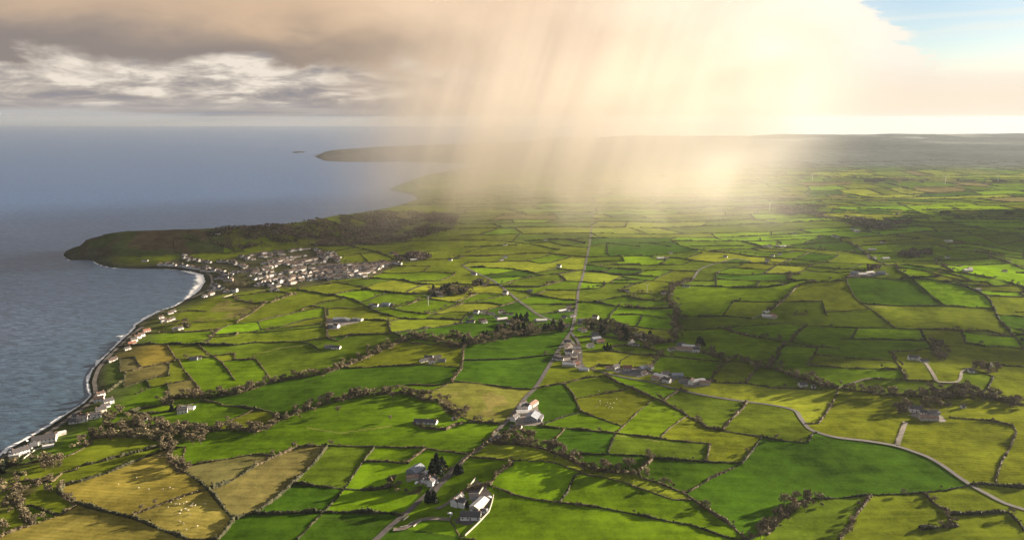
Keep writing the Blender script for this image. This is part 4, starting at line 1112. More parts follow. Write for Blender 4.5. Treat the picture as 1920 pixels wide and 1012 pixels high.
for u, v, k, s in ((634, 773, 'bare', 1.1), (732, 789, 'bare', .7), (1452, 762, 'bare', .5), (1392, 752, 'bush', .7), (1653, 690, 'bush', 1.1), (45, 965, 'willow', 1.3), (52, 975, 'willow', 1.2), (40, 955, 'bare', 1.2), (4, 990, 'willow', 1.2), (8, 1000, 'bare', 1.2), (122, 962, 'bush', 1.2), (80, 968, 'willow', .7), (37, 900, 'leafy', 1.1), (30, 895, 'leafy', 1), (45, 898, 'willow', 1.1), (147, 838, 'willow', .8), (137, 842, 'willow', .9), (172, 822, 'bare', 1.0), (180, 820, 'willow', .9), (84, 860, 'willow', 1.2), (88, 868, 'bare', 1.2), (95, 870, 'bare', 1.3), (110, 862, 'willow', 1.2), (40, 868, 'bush', 1.2), (100, 876, 'bare', 1.1), (90, 905, 'bare', 1), (322, 766, 'leafy', .8)):
    q = ground([(u, v)])[0]; spots.append((q[0], q[1], k, s, 'lone'))
pl = np.array([(s_[0], s_[1]) for s_ in spots]); i_, j_ = cell(pl[:, 0], pl[:, 1]); ok = GL[i_.astype(int), j_.astype(int)]; uu, vv_ = proj(pl[:, 0], pl[:, 1], hz(pl[:, 0], pl[:, 1]))
inside = (uu > -5) & (uu < 1925) & (vv_ < 1020)
tz = hz(pl[:, 0], pl[:, 1])
for nm_, wd_, P in road_xy: ok &= seg_dist(pl[:, 0], pl[:, 1], P[::3]) > wd_*.5+1.5
size = np.array([s_[3]*{'bare': 9, 'willow': 7, 'ever': 13, 'bush': 4.5, 'leafy': 8}[s_[2]] for s_ in spots])/np.hypot(pl[:, 1], 340)
size = np.where(inside & ok, size, 0); best = set(np.argsort(-size)[:290]); tree_objs = []
NAME = {'bare': 'bare_tree', 'willow': 'pale_bare_tree', 'ever': 'evergreen_tree', 'bush': 'bush', 'leafy': 'leafy_tree'}
bulk = {}
for k, (x, y, kd, sc, note) in enumerate(spots):
    if not ok[k]: continue
    var = int(rt.integers(len(TREE[kd]))); tm, cm, tvf, cvf = TREE[kd][var]; rz = rt.uniform(0, 6.28); s3 = np.array((sc*rt.uniform(.85, 1.2), sc*rt.uniform(.85, 1.2), sc*rt.uniform(.85, 1.15)))
    if k in best:
        r = obj(NAME[kd], None, loc=(x, y, float(tz[k])), rz=rz, sc=tuple(s3)); obj('trunk', tm, r); obj('crown', cm, r)
        tree_objs.append((r, kd, sc, note, float(uu[k]), float(vv_[k])))
    else:
        c, s_ = math.cos(rz), math.sin(rz); v, f = cvf
        if y > 1500: f = f[::2]
        v = v*s3*(1 if y < 1500 else 1.15); v = np.c_[v[:, 0]*c-v[:, 1]*s_+x, v[:, 0]*s_+v[:, 1]*c+y, v[:, 2]+tz[k]]
        b = bulk.setdefault('ever' if kd == 'ever' else ('willow' if kd == 'willow' else 'bare'), [[], [], 0]); b[0].append(v); b[1].append(f+b[2]); b[2] += len(v)
for kd, (v, f, n) in bulk.items():
    nm_ = {'ever': 'evergreen_clumps', 'willow': 'pale_scrub', 'bare': 'treeline_mass'}[kd]
    tag(obj(nm_, mesh_np(nm_, np.concatenate(v), np.concatenate(f), [{'ever': M_EVER, 'willow': M_WILLOW, 'bare': M_BARE}[kd]])),
        {'ever': 'small dark evergreens among the far hamlets and tree belts', 'willow': 'pale leafless scrub along the farther tree belts', 'bare': 'brown leafless trees massed in the farther belts and copses'}[kd], 'trees', kind='stuff')
for t, p, k in WOODS:                                   # far woods that read as one mass
    if k not in ('headland', 'plain'): continue
    P = ground(src(t, p)); lo, hi = P.min(0), P.max(0); A = abs(np.sum(P[:, 0]*np.roll(P[:, 1], 1)-np.roll(P[:, 0], 1)*P[:, 1]))/2
    n = min(26000, int(A/7)); X = rt.uniform(lo[0], hi[0], n*2); Yy = rt.uniform(lo[1], hi[1], n*2)
    nz = fbm(X/60, Yy/60, 81, 3); m = in_poly(X, Yy, P[:, :2]) & (nz > -.10); X, Yy = X[m], Yy[m]; nz = nz[m]
    Cc = np.c_[X, Yy, hz(X, Yy)+rt.uniform(.5, 1, len(X))*(7+22*np.clip(nz, -.1, .3))*(.6+.7*vnoise(X/9, Yy/9, 3))]; v, f = rand_quads(Cc, rt.uniform(1.8, 4.2, len(X)), rt)
    nm_ = 'headland_wood' if k == 'headland' else 'far_wood'
    tag(obj(nm_, mesh_np(nm_, v, f, [M_WOOD])), 'brown leafless wood covering the ridge behind the bay town' if k == 'headland' else 'dark leafless wood lying across the far plain', 'wood', kind='stuff')
# ------------------------------------------------------------------ buildings
def poly_mesh(name, V, Fs, m):
    me = bpy.data.meshes.new(name); me.from_pydata([tuple(v) for v in V], [], [tuple(f) for f in Fs]); me.materials.append(m); me.update(); return me
def boxes(name, L, m):                                  # list of (x0,x1,y0,y1,z0,z1)
    V = []; Fs = []
    for x0, x1, y0, y1, z0, z1 in L:
        n = len(V); V += [(x, y, z) for z in (z0, z1) for y in (y0, y1) for x in (x0, x1)]
        Fs += [(n, n+2, n+3, n+1), (n+4, n+5, n+7, n+6), (n, n+1, n+5, n+4), (n+2, n+6, n+7, n+3), (n, n+4, n+6, n+2), (n+1, n+3, n+7, n+5)]
    return poly_mesh(name, V, Fs, m)
def wall_mesh(w, d, h, r, m, low=-2.5):
    a, b = w/2, d/2
    V = [(-a, -b, low), (a, -b, low), (a, b, low), (-a, b, low), (-a, -b, h), (a, -b, h), (a, b, h), (-a, b, h), (-a, 0, h+r), (a, 0, h+r)]
    return poly_mesh('wall', V, [(0, 1, 5, 4), (2, 3, 7, 6), (3, 0, 4, 8, 7), (1, 2, 6, 9, 5), (4, 5, 9, 8), (7, 8, 9, 6)], m)
def roof_geo(w, d, h, r, ov=.35, t=.22):
    a = w/2+ov; b = d/2+ov; zb = h-ov*r/(d/2)+.06; zr = h+r+.06
    V = [(-a, -b, zb), (a, -b, zb), (a, 0, zr), (-a, 0, zr), (a, b, zb), (-a, b, zb)]; V += [(x, y, z+t) for x, y, z in V]
    return V, [(6, 7, 8, 9), (9, 8, 10, 11), (0, 3, 2, 1), (3, 5, 4, 2), (0, 1, 7, 6), (4, 5, 11, 10), (1, 2, 8, 7), (2, 4, 10, 8), (3, 0, 6, 9), (5, 3, 9, 11)]
def roof_mesh(w, d, h, r, m, **k): V, Fs = roof_geo(w, d, h, r, **k); return poly_mesh('roof', V, Fs, m)
def building(name, x, y, rz, w, d, h, r, wall, roof, chim=0, wins=0, doors=1, big_door=False, wing=None, lights=0, detail=True):
    z = float(hz(np.array([x]), np.array([y]))[0])
    o = obj(name, None, loc=(x, y, z), rz=rz)
    obj('wall', wall_mesh(w, d, h, r, wall), o); rf = obj('roof', roof_mesh(w, d, h, r, roof), o)
    if chim:
        for s in ((-1, 1) if chim > 1 else (1,)): obj('chimney', boxes('chimney', [(s*(w/2-.9)-.45, s*(w/2-.9)+.45, -.4, .4, h+r-.6, h+r+1.1)], M_CHIM), rf)
    if lights and detail:
        for q in range(lights):
            xq = -w/2+w*(q+.5)/lights; V, Fs = [], []
            k = r/(d/2); y0, y1 = -d*.36, -d*.12
            V = [(xq-.5, y0, h+r+k*y0+.34), (xq+.5, y0, h+r+k*y0+.34), (xq+.5, y1, h+r+k*y1+.34), (xq-.5, y1, h+r+k*y1+.34)]
            V += [(a_, b_, c_-.08) for a_, b_, c_ in V]
            obj('skylight', poly_mesh('skylight', V, [(0, 1, 2, 3), (7, 6, 5, 4), (0, 4, 5, 1), (1, 5, 6, 2), (2, 6, 7, 3), (3, 7, 4, 0)], M_TIN), rf)
    if detail:
        rows = 2 if h > 4.2 else 1
        for s in (-1, 1):
            for rr in range(rows):
                for q in range(wins):
                    xq = -w/2+w*(q+.5)/wins; z0 = .9+rr*2.7
                    if rr == 0 and doors and s < 0 and q == wins//2: continue
                    yy = s*(d/2+.02)
                    obj('window', boxes('window', [(xq-.55, xq+.55, yy-.05, yy+.05, z0, z0+1.3)], M_GLASSD), o)
        if doors: obj('door', boxes('door', [(-.5, .5, -d/2-.08, -d/2+.03, -.3, 2.05)], M_DOOR), o)
        if big_door: obj('barn_door', boxes('barn_door', [(w/2-.03, w/2+.09, -1.9, 1.9, -.3, min(h, 3.6))], M_GREYTIN), o)
    if wing:
        wx_, wy_, ww, wd2, wh, wr = wing
        wo = obj('wing', wall_mesh(wd2, ww, wh, wr, wall), o, (wx_, wy_, 0), math.pi/2); obj('wing_roof', roof_mesh(wd2, ww, wh, wr, roof), wo)
    return o
A = 'at the walled yard farm'; Bf = 'at the conifer farm'; Cf = 'at the roadside grey barn farm'
rb = np.random.default_rng(41)
build_objs = []                                         # (object, cluster phrase, words, u, v)
def put(tile, x, y, kind, cluster, words=None, ang=None, w=None, d=None, h=None, detail=True, **kw):
    px = src(tile, [(x, y)])[0]; P = ground([px])[0]
    ang = R(rb.uniform(-35, 35) if ang is None else ang)
    W = {'cottage': (11, 7, 3.0, 2.4), 'house': (12, 8, 5.2, 2.8), 'bungalow': (17, 8, 2.8, 2.2), 'barn': (18, 11, 4.5, 2.6), 'shed': (22, 11, 3.6, 1.9), 'red_house': (14, 8, 3.2, 2.8), 'dark_shed': (14, 9, 3.4, 1.8), 'glasshouse': (16, 8, 2.4, 1.8), 'rust_shed': (14, 9, 3.6, 1.9)}[kind]
    w = w or W[0]; d = d or W[1]; h = h or W[2]; r = W[3]*d/W[1]
    q_ = .82 if cluster in (A, Bf, Cf) else (.78 if P[1] > 850 else .9)
    w, d, h, r = w*q_, d*q_, h*.85, r*q_
    wm, rm = {'cottage': (M_WHITE, M_SLATE), 'house': (M_WHITE, M_SLATE), 'bungalow': (M_WHITE, M_SLATE), 'barn': (M_GREYTIN, M_GREYTIN), 'shed': (M_CONC, M_TIN), 'red_house': (M_PINK, M_REDR), 'dark_shed': (M_GREYTIN, M_SLATE), 'glasshouse': (M_TIN, M_TIN), 'rust_shed': (M_CONC, M_RUST)}[kind]
    if kind in ('cottage', 'house') and words is None:
        c = rb.random(); rm = M_BROWNR if c < .45 else rm; wm = M_CREAM if c > .8 else wm
        words = f"{'two-storey ' if kind == 'house' else ''}{'cream' if c > .8 else 'white'} {'house' if kind == 'house' else 'cottage'} with {'brown' if c < .45 else 'grey'} roof"
    words = words or {'bungalow': 'long white bungalow with grey roof', 'barn': 'grey tin barn', 'shed': 'long shed with pale tin roof', 'red_house': 'brick house with red roof', 'dark_shed': 'dark roofed shed', 'glasshouse': 'pale glasshouse', 'rust_shed': 'shed with rusty brown roof'}[kind]
    nm = {'cottage': 'cottage', 'house': 'house', 'bungalow': 'bungalow', 'barn': 'barn', 'shed': 'farm_shed', 'red_house': 'red_roofed_house', 'dark_shed': 'farm_shed', 'glasshouse': 'glasshouse', 'rust_shed': 'farm_shed'}[kind]
    dw = kind in ('cottage', 'house', 'bungalow', 'red_house')
    o = building(nm, P[0], P[1], ang, w, d, h, r, kw.pop('wall', wm), kw.pop('roof', rm), chim=(2 if kind == 'house' else 1) if dw else 0, wins=max(2, int(w/3.4)) if dw else 0, doors=1 if dw else 0, big_door=not dw and kind != 'glasshouse', detail=detail and P[1] < 1300, **kw)
    cat = {'cottage': 'house', 'house': 'house', 'bungalow': 'house', 'red_house': 'house', 'barn': 'barn'}.get(kind, 'shed'); o['category'] = cat
    u, v = float(px[0]), float(px[1]); build_objs.append((o, cluster, words, u, v)); return o
put('V4', 800, 660, 'house', A, 'white two-gabled farmhouse with cross wing', ang=62, w=15, wing=(-2, -6.5, 6.5, 6, 5.0, 2.4), lights=2)
put('V4', 1005, 690, 'shed', A, 'long shed under pale ribbed roof', ang=62, w=21, d=11)
put('V4', 950, 612, 'dark_shed', A, 'small square shed with black roof', ang=5, w=9, d=7)
put('V4', 925, 795, 'bungalow', A, 'white fronted bungalow with pillars and dark roof', ang=-4, w=20, d=11, h=3.4)
put('V4', 1010, 742, 'dark_shed', A, 'low brown lean-to behind the bungalow', ang=-10, w=12, d=5, h=2.4)
Bf = 'at the conifer farm'
put('V4', 405, 372, 'barn', Bf, 'blue-grey barn with wide roof', ang=58, w=17, d=14)
put('V4', 515, 380, 'glasshouse', Bf, 'small white roofed shed', ang=30, w=7, d=5)
put('V4', 490, 450, 'cottage', Bf, 'left white gabled cottage of the row', ang=68, w=9, d=5.5, lights=1)
put('V4', 522, 458, 'cottage', Bf, 'middle white gabled cottage of the row', ang=68, w=9, d=5.5, lights=1)
put('V4', 560, 478, 'house', Bf, 'tall white gabled house ending the row', ang=68, w=12, d=7)
put('V4', 370, 435, 'rust_shed', Bf, 'pinkish low shed', ang=15, w=13, d=7)
Cf = 'at the roadside grey barn farm'
put('V5', 505, 228, 'house', Cf, 'white farmhouse at the road', ang=50, w=15, wing=(2, -6, 6, 6, 4.6, 2.2))
put('V5', 600, 200, 'rust_shed', Cf, 'brown roofed long shed', ang=60, w=17, d=10)
put('V5', 505, 280, 'shed', Cf, 'flat pinkish shed', ang=5, w=17, d=10, h=3.2)
put('V5', 602, 335, 'barn', Cf, 'big blue-grey barn with steep roof', ang=72, w=19, d=17, h=5)
put('V5', 668, 335, 'dark_shed', Cf, 'dark narrow shed beside the big barn', ang=75, w=16, d=7)
put('V5', 432, 340, 'house', Cf, 'white house with gable to the road', ang=60, w=12)
put('V5', 440, 420, 'bungalow', Cf, 'cream bungalow among bushes', ang=-15, w=15, wall=M_CREAM)
put('V5', 250, 525, 'bungalow', Cf, 'low white cottage by the road bend', ang=48, w=14)
put('V5', 480, 552, 'cottage', Cf, 'small dark roofed garden house', ang=-20, w=8, d=6)
put('F', 785, 455, 'bungalow', 'in the oval garden', 'white bungalow left half', ang=-6, w=17)
put('F', 832, 458, 'bungalow', 'in the oval garden', 'white bungalow right half', ang=-14, w=14)
put('F', 940, 442, 'cottage', 'in the oval garden', 'tiny white outhouse at the garden end', ang=20, w=5, d=4)
D_ = 'in the hillside cluster'
for x, y, k in ((800, 165, 'bungalow'), (835, 172, 'house'), (862, 150, 'cottage'), (820, 150, 'dark_shed'), (880, 165, 'dark_shed')): put('F', x, y, k, D_)
for x, y, k in ((345, 100, 'dark_shed'), (380, 103, 'bungalow')): put('F', x, y, k, 'by the short field drive')
for x, y, k, a in ((720, 775, 'house', 20), (775, 740, 'glasshouse', 0), (345, 852, 'cottage', 80), (310, 848, 'cottage', 60), (870, 265, 'cottage', 20), (830, 272, 'dark_shed', 0), (65, 275, 'cottage', 30)): put('V2', x, y, k, 'in the stream gully by the bay', ang=a)
Vg = 'in the crossroads village'
for x, y, k in ((1220, 512, 'house'), (1212, 548, 'cottage'), (1222, 600, 'cottage'), (1245, 622, 'house'), (1330, 560, 'house'), (1330, 612, 'cottage'), (1298, 642, 'cottage'), (1298, 700, 'cottage'), (1330, 715, 'cottage'), (1112, 655, 'cottage'), (1095, 682, 'cottage'), (1142, 690, 'cottage'), (1312, 750, 'red_house'), (1242, 752, 'shed'), (1408, 802, 'glasshouse'), (1535, 408, 'dark_shed'), (1545, 468, 'barn'), (1595, 492, 'red_house'), (1480, 547, 'house'), (1378, 352, 'cottage'), (1408, 370, 'cottage'), (1362, 287, 'cottage'), (1382, 250, 'dark_shed'), (1540, 225, 'house'), (1160, 302, 'cottage'), (1216, 312, 'cottage'), (1188, 216, 'cottage'), (1240, 105, 'cottage'), (1170, 147, 'shed'), (1222, 142, 'cottage'), (1262, 140, 'cottage'), (1278, 205, 'cottage')): put('V8', x, y, k, Vg)
Hm = 'in the dark plantation hamlet'
for x, y, k in ((880, 250, 'cottage'), (930, 256, 'shed'), (570, 285, 'house'), (135, 215, 'cottage'), (200, 167, 'house'), (230, 155, 'cottage'), (282, 162, 'cottage'), (322, 172, 'cottage'), (378, 182, 'cottage'), (430, 212, 'cottage'), (482, 162, 'house'), (488, 242, 'shed'), (522, 176, 'cottage'), (588, 182, 'cottage'), (115, 266, 'cottage'), (152, 266, 'cottage'), (290, 272, 'cottage'), (462, 312, 'cottage'), (262, 255, 'red_house')): put('V8', x, y, k, Hm)
Ln = 'in the hamlet along the lane'
for x, y, k, a in ((680, 515, 'house', 40), (625, 517, 'rust_shed', 0), (792, 512, 'red_house', -10), (790, 545, 'dark_shed', 10), (880, 552, 'dark_shed', -15), (945, 562, 'cottage', 30), (1000, 515, 'house', 30), (955, 520, 'barn', 20), (1062, 615, 'rust_shed', -35), (1110, 598, 'shed', -42), (1165, 640, 'house', -40), (1150, 582, 'house', 20), (1222, 580, 'bungalow', -8), (1262, 592, 'barn', 0), (1322, 640, 'dark_shed', 10), (1398, 652, 'house', 60), (1455, 642, 'shed', 20), (1525, 656, 'rust_shed', -5)): put('V6', x, y, k, Ln, ang=a, **({'w': 24} if k == 'shed' else {}))
for x, y, k, a in ((828, 282, 'house', 60), (858, 292, 'bungalow', -30), (910, 218, 'barn', 0), (940, 236, 'cottage', 10)): put('V6', x, y, k, 'by the stream trees', ang=a)
for x, y, k, a in ((1395, 312, 'shed', -12), (1335, 335, 'rust_shed', -10), (1300, 288, 'dark_shed', 5), (1205, 338, 'cottage', 20), (1442, 350, 'house', -5)): put('V6', x, y, k, 'at the long barn farm', ang=a, **({'w': 32} if k in ('shed', 'rust_shed') else {}))
put('H', 690, 158, 'house', 'below the brown copse', 'white farmhouse with cross wing', ang=-10, w=17, wing=(4, -5, 6, 5, 4.5, 2.2)); put('H', 740, 167, 'bungalow', 'below the brown copse', ang=-15, w=12)
put('H', 1045, 190, 'cottage', 'in the far right copse', 'white gabled cottage', ang=30, w=13); put('H', 962, 216, 'cottage', 'in the far right copse', 'small white cottage by the looping track', ang=0, w=8)
put('H', 698, 402, 'house', 'in the tree-ringed farm', 'white house with slate roof', ang=-10, w=14); put('H', 780, 415, 'dark_shed', 'in the tree-ringed farm', ang=10); put('H', 740, 412, 'cottage', 'in the tree-ringed farm', ang=-8); put('H', 760, 440, 'rust_shed', 'in the tree-ringed farm', ang=-8, w=20)
put('H', 165, 280, 'cottage', 'in the hedge beside the lane bend', 'dark roofed small cottage', ang=5); put('H', 215, 290, 'cottage', 'in the hedge beside the lane bend', 'tiny white shed', ang=5, w=5, d=4)
put('H', 925, 385, 'cottage', 'behind the tree-ringed farm', 'tiny hut', ang=5, w=5, d=4)
for t, cl, L in (('T6', 'at the tree lane', ((610, 520, 'bungalow'), (75, 560, 'cottage'), (405, 580, 'cottage'))), ('T6', 'at the domed shed farm', ((1330, 752, 'glasshouse'), (1380, 785, 'red_house'), (1345, 795, 'shed'), (1400, 800, 'rust_shed'))),
                 ('T6', 'on the middle plain', ((965, 252, 'cottage'), (1340, 290, 'house'), (1320, 157, 'cottage'), (1365, 160, 'house'), (1480, 165, 'cottage'), (430, 265, 'rust_shed'), (375, 268, 'shed'), (470, 218, 'cottage'))),
                 ('T7', 'at the hilltop barns', ((780, 405, 'barn'), (915, 400, 'shed'), (1020, 405, 'barn'), (850, 415, 'shed'), (960, 412, 'dark_shed'))),
                 ('T7', 'among the right-hand far fields', ((600, 62, 'cottage'), (628, 76, 'cottage'), (940, 190, 'shed'), (962, 266, 'cottage'), (1060, 270, 'shed'), (80, 155, 'cottage'), (20, 157, 'cottage'), (130, 162, 'shed'), (40, 242, 'cottage'), (105, 230, 'house'), (240, 45, 'cottage'), (800, 20, 'shed'))),
                 ('T8', 'beyond the sunlit hill', ((1050, 372, 'house'), (1030, 378, 'shed'), (860, 112, 'shed'), (850, 258, 'cottage'), (1365, 385, 'cottage'), (1120, 552, 'dark_shed'))),
                 ('T5', 'on the plain near the rain', ((325, 258, 'house'), (290, 282, 'cottage'), (810, 342, 'house'), (690, 102, 'cottage'), (325, 145, 'cottage'))),
                 ('T5', 'beside the railway', ((325, 586, 'house'), (545, 562, 'dark_shed'), (130, 502, 'cottage'), (30, 402, 'cottage'), (48, 412, 'cottage'), (85, 460, 'cottage'))),
                 ('T4', 'on the curved hedged lane', ((505, 702, 'house'), (545, 695, 'dark_shed'), (600, 690, 'barn'), (640, 688, 'dark_shed'), (470, 690, 'dark_shed'))),
                 ('T4', 'in the field corner row', ((150, 887, 'house'), (95, 830, 'rust_shed'), (160, 825, 'barn'), (200, 832, 'dark_shed'), (250, 825, 'shed'), (340, 825, 'shed'), (310, 830, 'dark_shed'), (100, 885, 'dark_shed'))),
                 ('T4', 'in the wooded farm', ((1110, 548, 'house'), (1060, 580, 'shed'), (1090, 605, 'cottage'), (1030, 600, 'dark_shed'))),
                 ('T4', 'at the town woods edge', ((660, 215, 'cottage'), (690, 232, 'red_house'), (640, 225, 'cottage'), (850, 282, 'shed'), (1178, 282, 'cottage')))):
    for x, y, k in L: put(t, x, y, k, cl)
Sh = 'on the seafront'
put('V3', 425, 85, 'house', Sh, 'large white hotel-like building with dark roof', ang=25, w=24, d=11, h=6, wing=(-9, -4, 8, 5, 4, 1.5)); put('V3', 545, 22, 'shed', Sh, 'long white shore building', ang=40, w=18, d=7); put('V3', 492, 52, 'house', Sh, 'white house with dark gable', ang=30, w=12)
put('V3', 200, 197, 'house', Sh, 'white house with pale gable beside the parking area', ang=48, w=16, d=9); put('V3', 140, 225, 'shed', Sh, 'small white block by the road end', ang=20, w=10, d=6)
put('V3', 460, 128, 'glasshouse', Sh, 'row of low white huts', ang=25, w=11, d=4)
for x, y, k, a in ((955, 622, 'house', 50), (942, 668, 'house', 20), (1030, 690, 'house', 45), (960, 772, 'house', 40), (1000, 725, 'cottage', 45), (705, 868, 'cottage', 20), (745, 865, 'cottage', 20), (785, 855, 'house', 20), (840, 835, 'bungalow', 20), (910, 822, 'house', 25), (735, 822, 'cottage', 0), (800, 820, 'cottage', 0)): put('V1', x, y, k, 'in the shoreline row', ang=a)
for x, y, k in ((295, 75, 'house'), (330, 55, 'house'), (260, 105, 'house'), (240, 130, 'red_house'), (380, 8, 'red_house'), (198, 178, 'cottage'), (70, 275, 'cottage'), (50, 290, 'cottage')): put('V2', x, y, k, 'below the golden coast field', ang=50)
for x, y, k in ((35, 885, 'house'), (80, 878, 'cottage'), (110, 865, 'cottage'), (150, 948, 'bungalow'), (185, 950, 'cottage'), (10, 850, 'cottage'), (95, 810, 'cottage'), (120, 795, 'cottage')): put('T3', x, y, k, 'along the coast road near the bay', ang=50)
put('T3', 492, 92, 'bungalow', 'on the headland', 'long white house', ang=0, w=20); put('T3', 530, 92, 'cottage', 'on the headland', 'white outhouse beside the long house', ang=0, w=9)
put('A', 688, 657, 'bungalow', 'at the bay corner under the headland', 'white shore bungalow', ang=0, w=18)
for x, y in ((1003, 242), (1022, 240), (1040, 246), (1110, 182), (1128, 186)): put('B', x, y, 'house', 'on the hazy coast past the headland', ang=0, w=22)
for x, y in ((190, 338), (310, 540), (330, 545), (400, 506), (425, 520), (125, 530), (545, 570), (950, 705), (855, 565)): put('D', x, y, 'cottage', 'scattered on the far right plain', ang=0, w=14)
# the bay town: small houses in rows
TOWN = """T3 200,290 270,322|T3 290,320 350,335|T3 380,345 460,350|T3 10,372 130,378|T3 140,378 230,388|T3 235,390 370,402|T3 400,392 460,425|T3 400,428 480,432|T3 540,342 650,347|T3 655,350 695,367|T3 720,300 830,327|T3 720,375 780,392|T3 840,282 960,267 1110,252
T3 900,302 1100,282|T3 1190,247 1330,227|T3 1410,237 1440,262 1490,302 1490,332|T3 910,367 1030,352 1200,322|T3 1000,332 1300,292|T3 1050,372 1280,337|T3 1130,367 1400,327|T3 1200,382 1480,347|T3 500,417 590,437|T3 510,497 600,492|T3 560,462 660,462
T3 660,447 760,432 900,422 1040,382|T3 770,432 960,412|T3 820,467 1000,432|T3 860,502 990,472 1120,442 1300,402|T3 1060,462 1300,417 1400,402 1542,382|T3 1150,502 1350,442 1542,412|T3 1100,522 1300,482 1542,442|T3 880,557 1000,512 1180,482|T3 900,542 1000,556|T3 1000,572 1070,562|T3 1150,547 1300,512 1542,482|T3 450,602 550,592|T3 480,562 520,572|T3 590,522 650,517|T3 610,612 680,612|T3 400,662 440,652|T3 1020,602 1060,597
T4 60,212 130,232 170,292|T4 0,242 60,267|T4 60,252 170,262|T4 0,352 200,332 430,312 660,302 730,312|T4 0,372 250,352 500,327 640,312|T4 0,397 200,372 420,347 600,332|T4 0,422 200,397 380,372 520,362 560,347|T4 0,447 150,432 350,407 480,387|T4 60,462 200,447 400,432""".replace('\n', '|').split('|')
def town_house(sd):
    rg = np.random.default_rng(sd); w = rg.uniform(8, 12); d = rg.uniform(6.5, 8.5); h = rg.choice([2.8, 3.0, 5.0]); r = d*.32
    a, b = w/2, d/2
    V = [(-a, -b, -2.5), (a, -b, -2.5), (a, b, -2.5), (-a, b, -2.5), (-a, -b, h), (a, -b, h), (a, b, h), (-a, b, h), (-a, 0, h+r), (a, 0, h+r)]
    Fs = [(0, 1, 5, 4), (2, 3, 7, 6), (3, 0, 4, 8, 7), (1, 2, 6, 9, 5)]; V2, F2 = roof_geo(w, d, h, r); n = len(V)
    Fs += [tuple(q+n for q in f) for f in F2]; V = V+V2
    me = bpy.data.meshes.new('terrace_house'); me.from_pydata(V, [], Fs); wm = [M_WHITE, M_WHITE, M_CREAM, M_WHITE, M_PINK][sd % 5]; me.materials.append(wm); me.materials.append([M_BROWNR, M_SLATE, M_BROWNR, M_SLATE][sd % 4])
    me.polygons.foreach_set('material_index', [0]*4+[1]*len(F2)); me.update(); return me
TH = [town_house(k) for k in range(12)]; town_objs = []; town_all = []; rows = []
for k, ln in enumerate(TOWN):
    t, p = parse(ln); P = ground(src(t, p)); rows.append((k, P, float(src(t, p)[:, 1].mean()), float(src(t, p)[:, 0].mean())))
tot = sum(resample(P, 1)[1] for _, P, _, _ in rows); stp = tot/500
for k, P, v, u in rows:
    Q, L = resample(P, stp); T = np.gradient(Q[:, :2], axis=0) if len(Q) > 1 else np.array([[1, 0]])
    for q, (x, y, z) in enumerate(Q):
        x += rb.normal()*1.5; y += rb.normal()*4
        z = float(hz(np.array([x]), np.array([y]))[0])
        if z < 1.2: continue
        town_all.append((y, x, z, math.atan2(T[q][1], T[q][0])+rb.choice([0, 0, 0, math.pi/2, .2]), rb.uniform(.85, 1.1), int(rb.integers(12)), k, u, v))
town_all.sort(); bulk_t = [[], [], [], 0]
for n_, (y, x, z, rz, sc, m_, k, u, v) in enumerate(town_all):
    if n_ < 290: town_objs.append((obj('terrace_house', TH[m_], loc=(x, y, z), rz=rz, sc=(sc,)*3), k, u, v)); continue
    me = TH[m_]; c, s_ = math.cos(rz), math.sin(rz); V = np.array([w.co[:] for w in me.vertices])*sc; V = np.c_[V[:, 0]*c-V[:, 1]*s_+x, V[:, 0]*s_+V[:, 1]*c+y, V[:, 2]+z]
    for p_ in me.polygons:
        bulk_t[1].append(tuple(i+bulk_t[3] for i in p_.vertices)); bulk_t[2].append(p_.material_index)
    bulk_t[0].append(V); bulk_t[3] += len(V)
me = bpy.data.meshes.new('far_town_houses'); me.from_pydata(np.concatenate(bulk_t[0]).tolist(), [], bulk_t[1]); me.materials.append(M_WHITE); me.materials.append(M_BROWNR); me.polygons.foreach_set('material_index', bulk_t[2]); me.update()
tag(obj('far_town_houses', me), 'farther pale houses packed in the upper part of the bay town', 'houses', kind='stuff')
# ------------------------------------------------------------------ walls, sheep, cars, turbines
def wall_line(tile, pts, h, label):
    P, L = resample(ground(src(tile, pts)), 3.0); n = len(P); T = np.gradient(P[:, :2], axis=0); T /= np.linalg.norm(T, axis=1)[:, None]+1e-9; N = np.stack([-T[:, 1], T[:, 0]], 1)*.25
    c = P[n//2]; V = np.concatenate([np.c_[P[:, :2]-N, P[:, 2]-.6], np.c_[P[:, :2]-N, P[:, 2]+h], np.c_[P[:, :2]+N, P[:, 2]+h], np.c_[P[:, :2]+N, P[:, 2]-.6]])-c; i = np.arange(n-1)
    Fq = np.concatenate([np.stack([i+a*n, i+1+a*n, i+1+(a+1)*n, i+(a+1)*n], 1) for a in range(3)])
    tag(obj('stone_wall', mesh_np('stone_wall', V, Fq, [M_CONC]), loc=tuple(c)), label, 'wall')
wall_line('V4', [(880, 545), (925, 488), (970, 430)], 1.7, 'pale wall on the left edge of the dark yard')
wall_line('V4', [(1000, 580), (1045, 512)], 1.4, 'short pale wall crossing the middle of the dark yard')
wall_line('V4', [(1140, 590), (1125, 660), (1097, 745), (1000, 850), (870, 972)], 1.4, 'long pale wall along the right edge of the walled yard farm')
wall_line('V4', [(725, 805), (745, 770)], 1.2, 'short pale gate wall at the end of the farm drive')
wall_line('V4', [(250, 895), (320, 880), (370, 845)], 1.0, 'curved pale wall on the upper side of the farm drive entrance')
wall_line('V4', [(380, 885), (415, 858), (455, 835)], 1.0, 'pale wall on the lower side of the farm drive bend')
wall_line('V4', [(285, 828), (335, 790)], 1.0, 'pale wall on the right verge of the main road')
wall_line('T3', [(560, 668), (610, 652), (665, 632)], 1.2, 'pale wall climbing from the bay town into the green field')
wall_line('V3', [(225, 240), (330, 160), (420, 130)], 1.0, 'low wall between the parking area and the green slope')
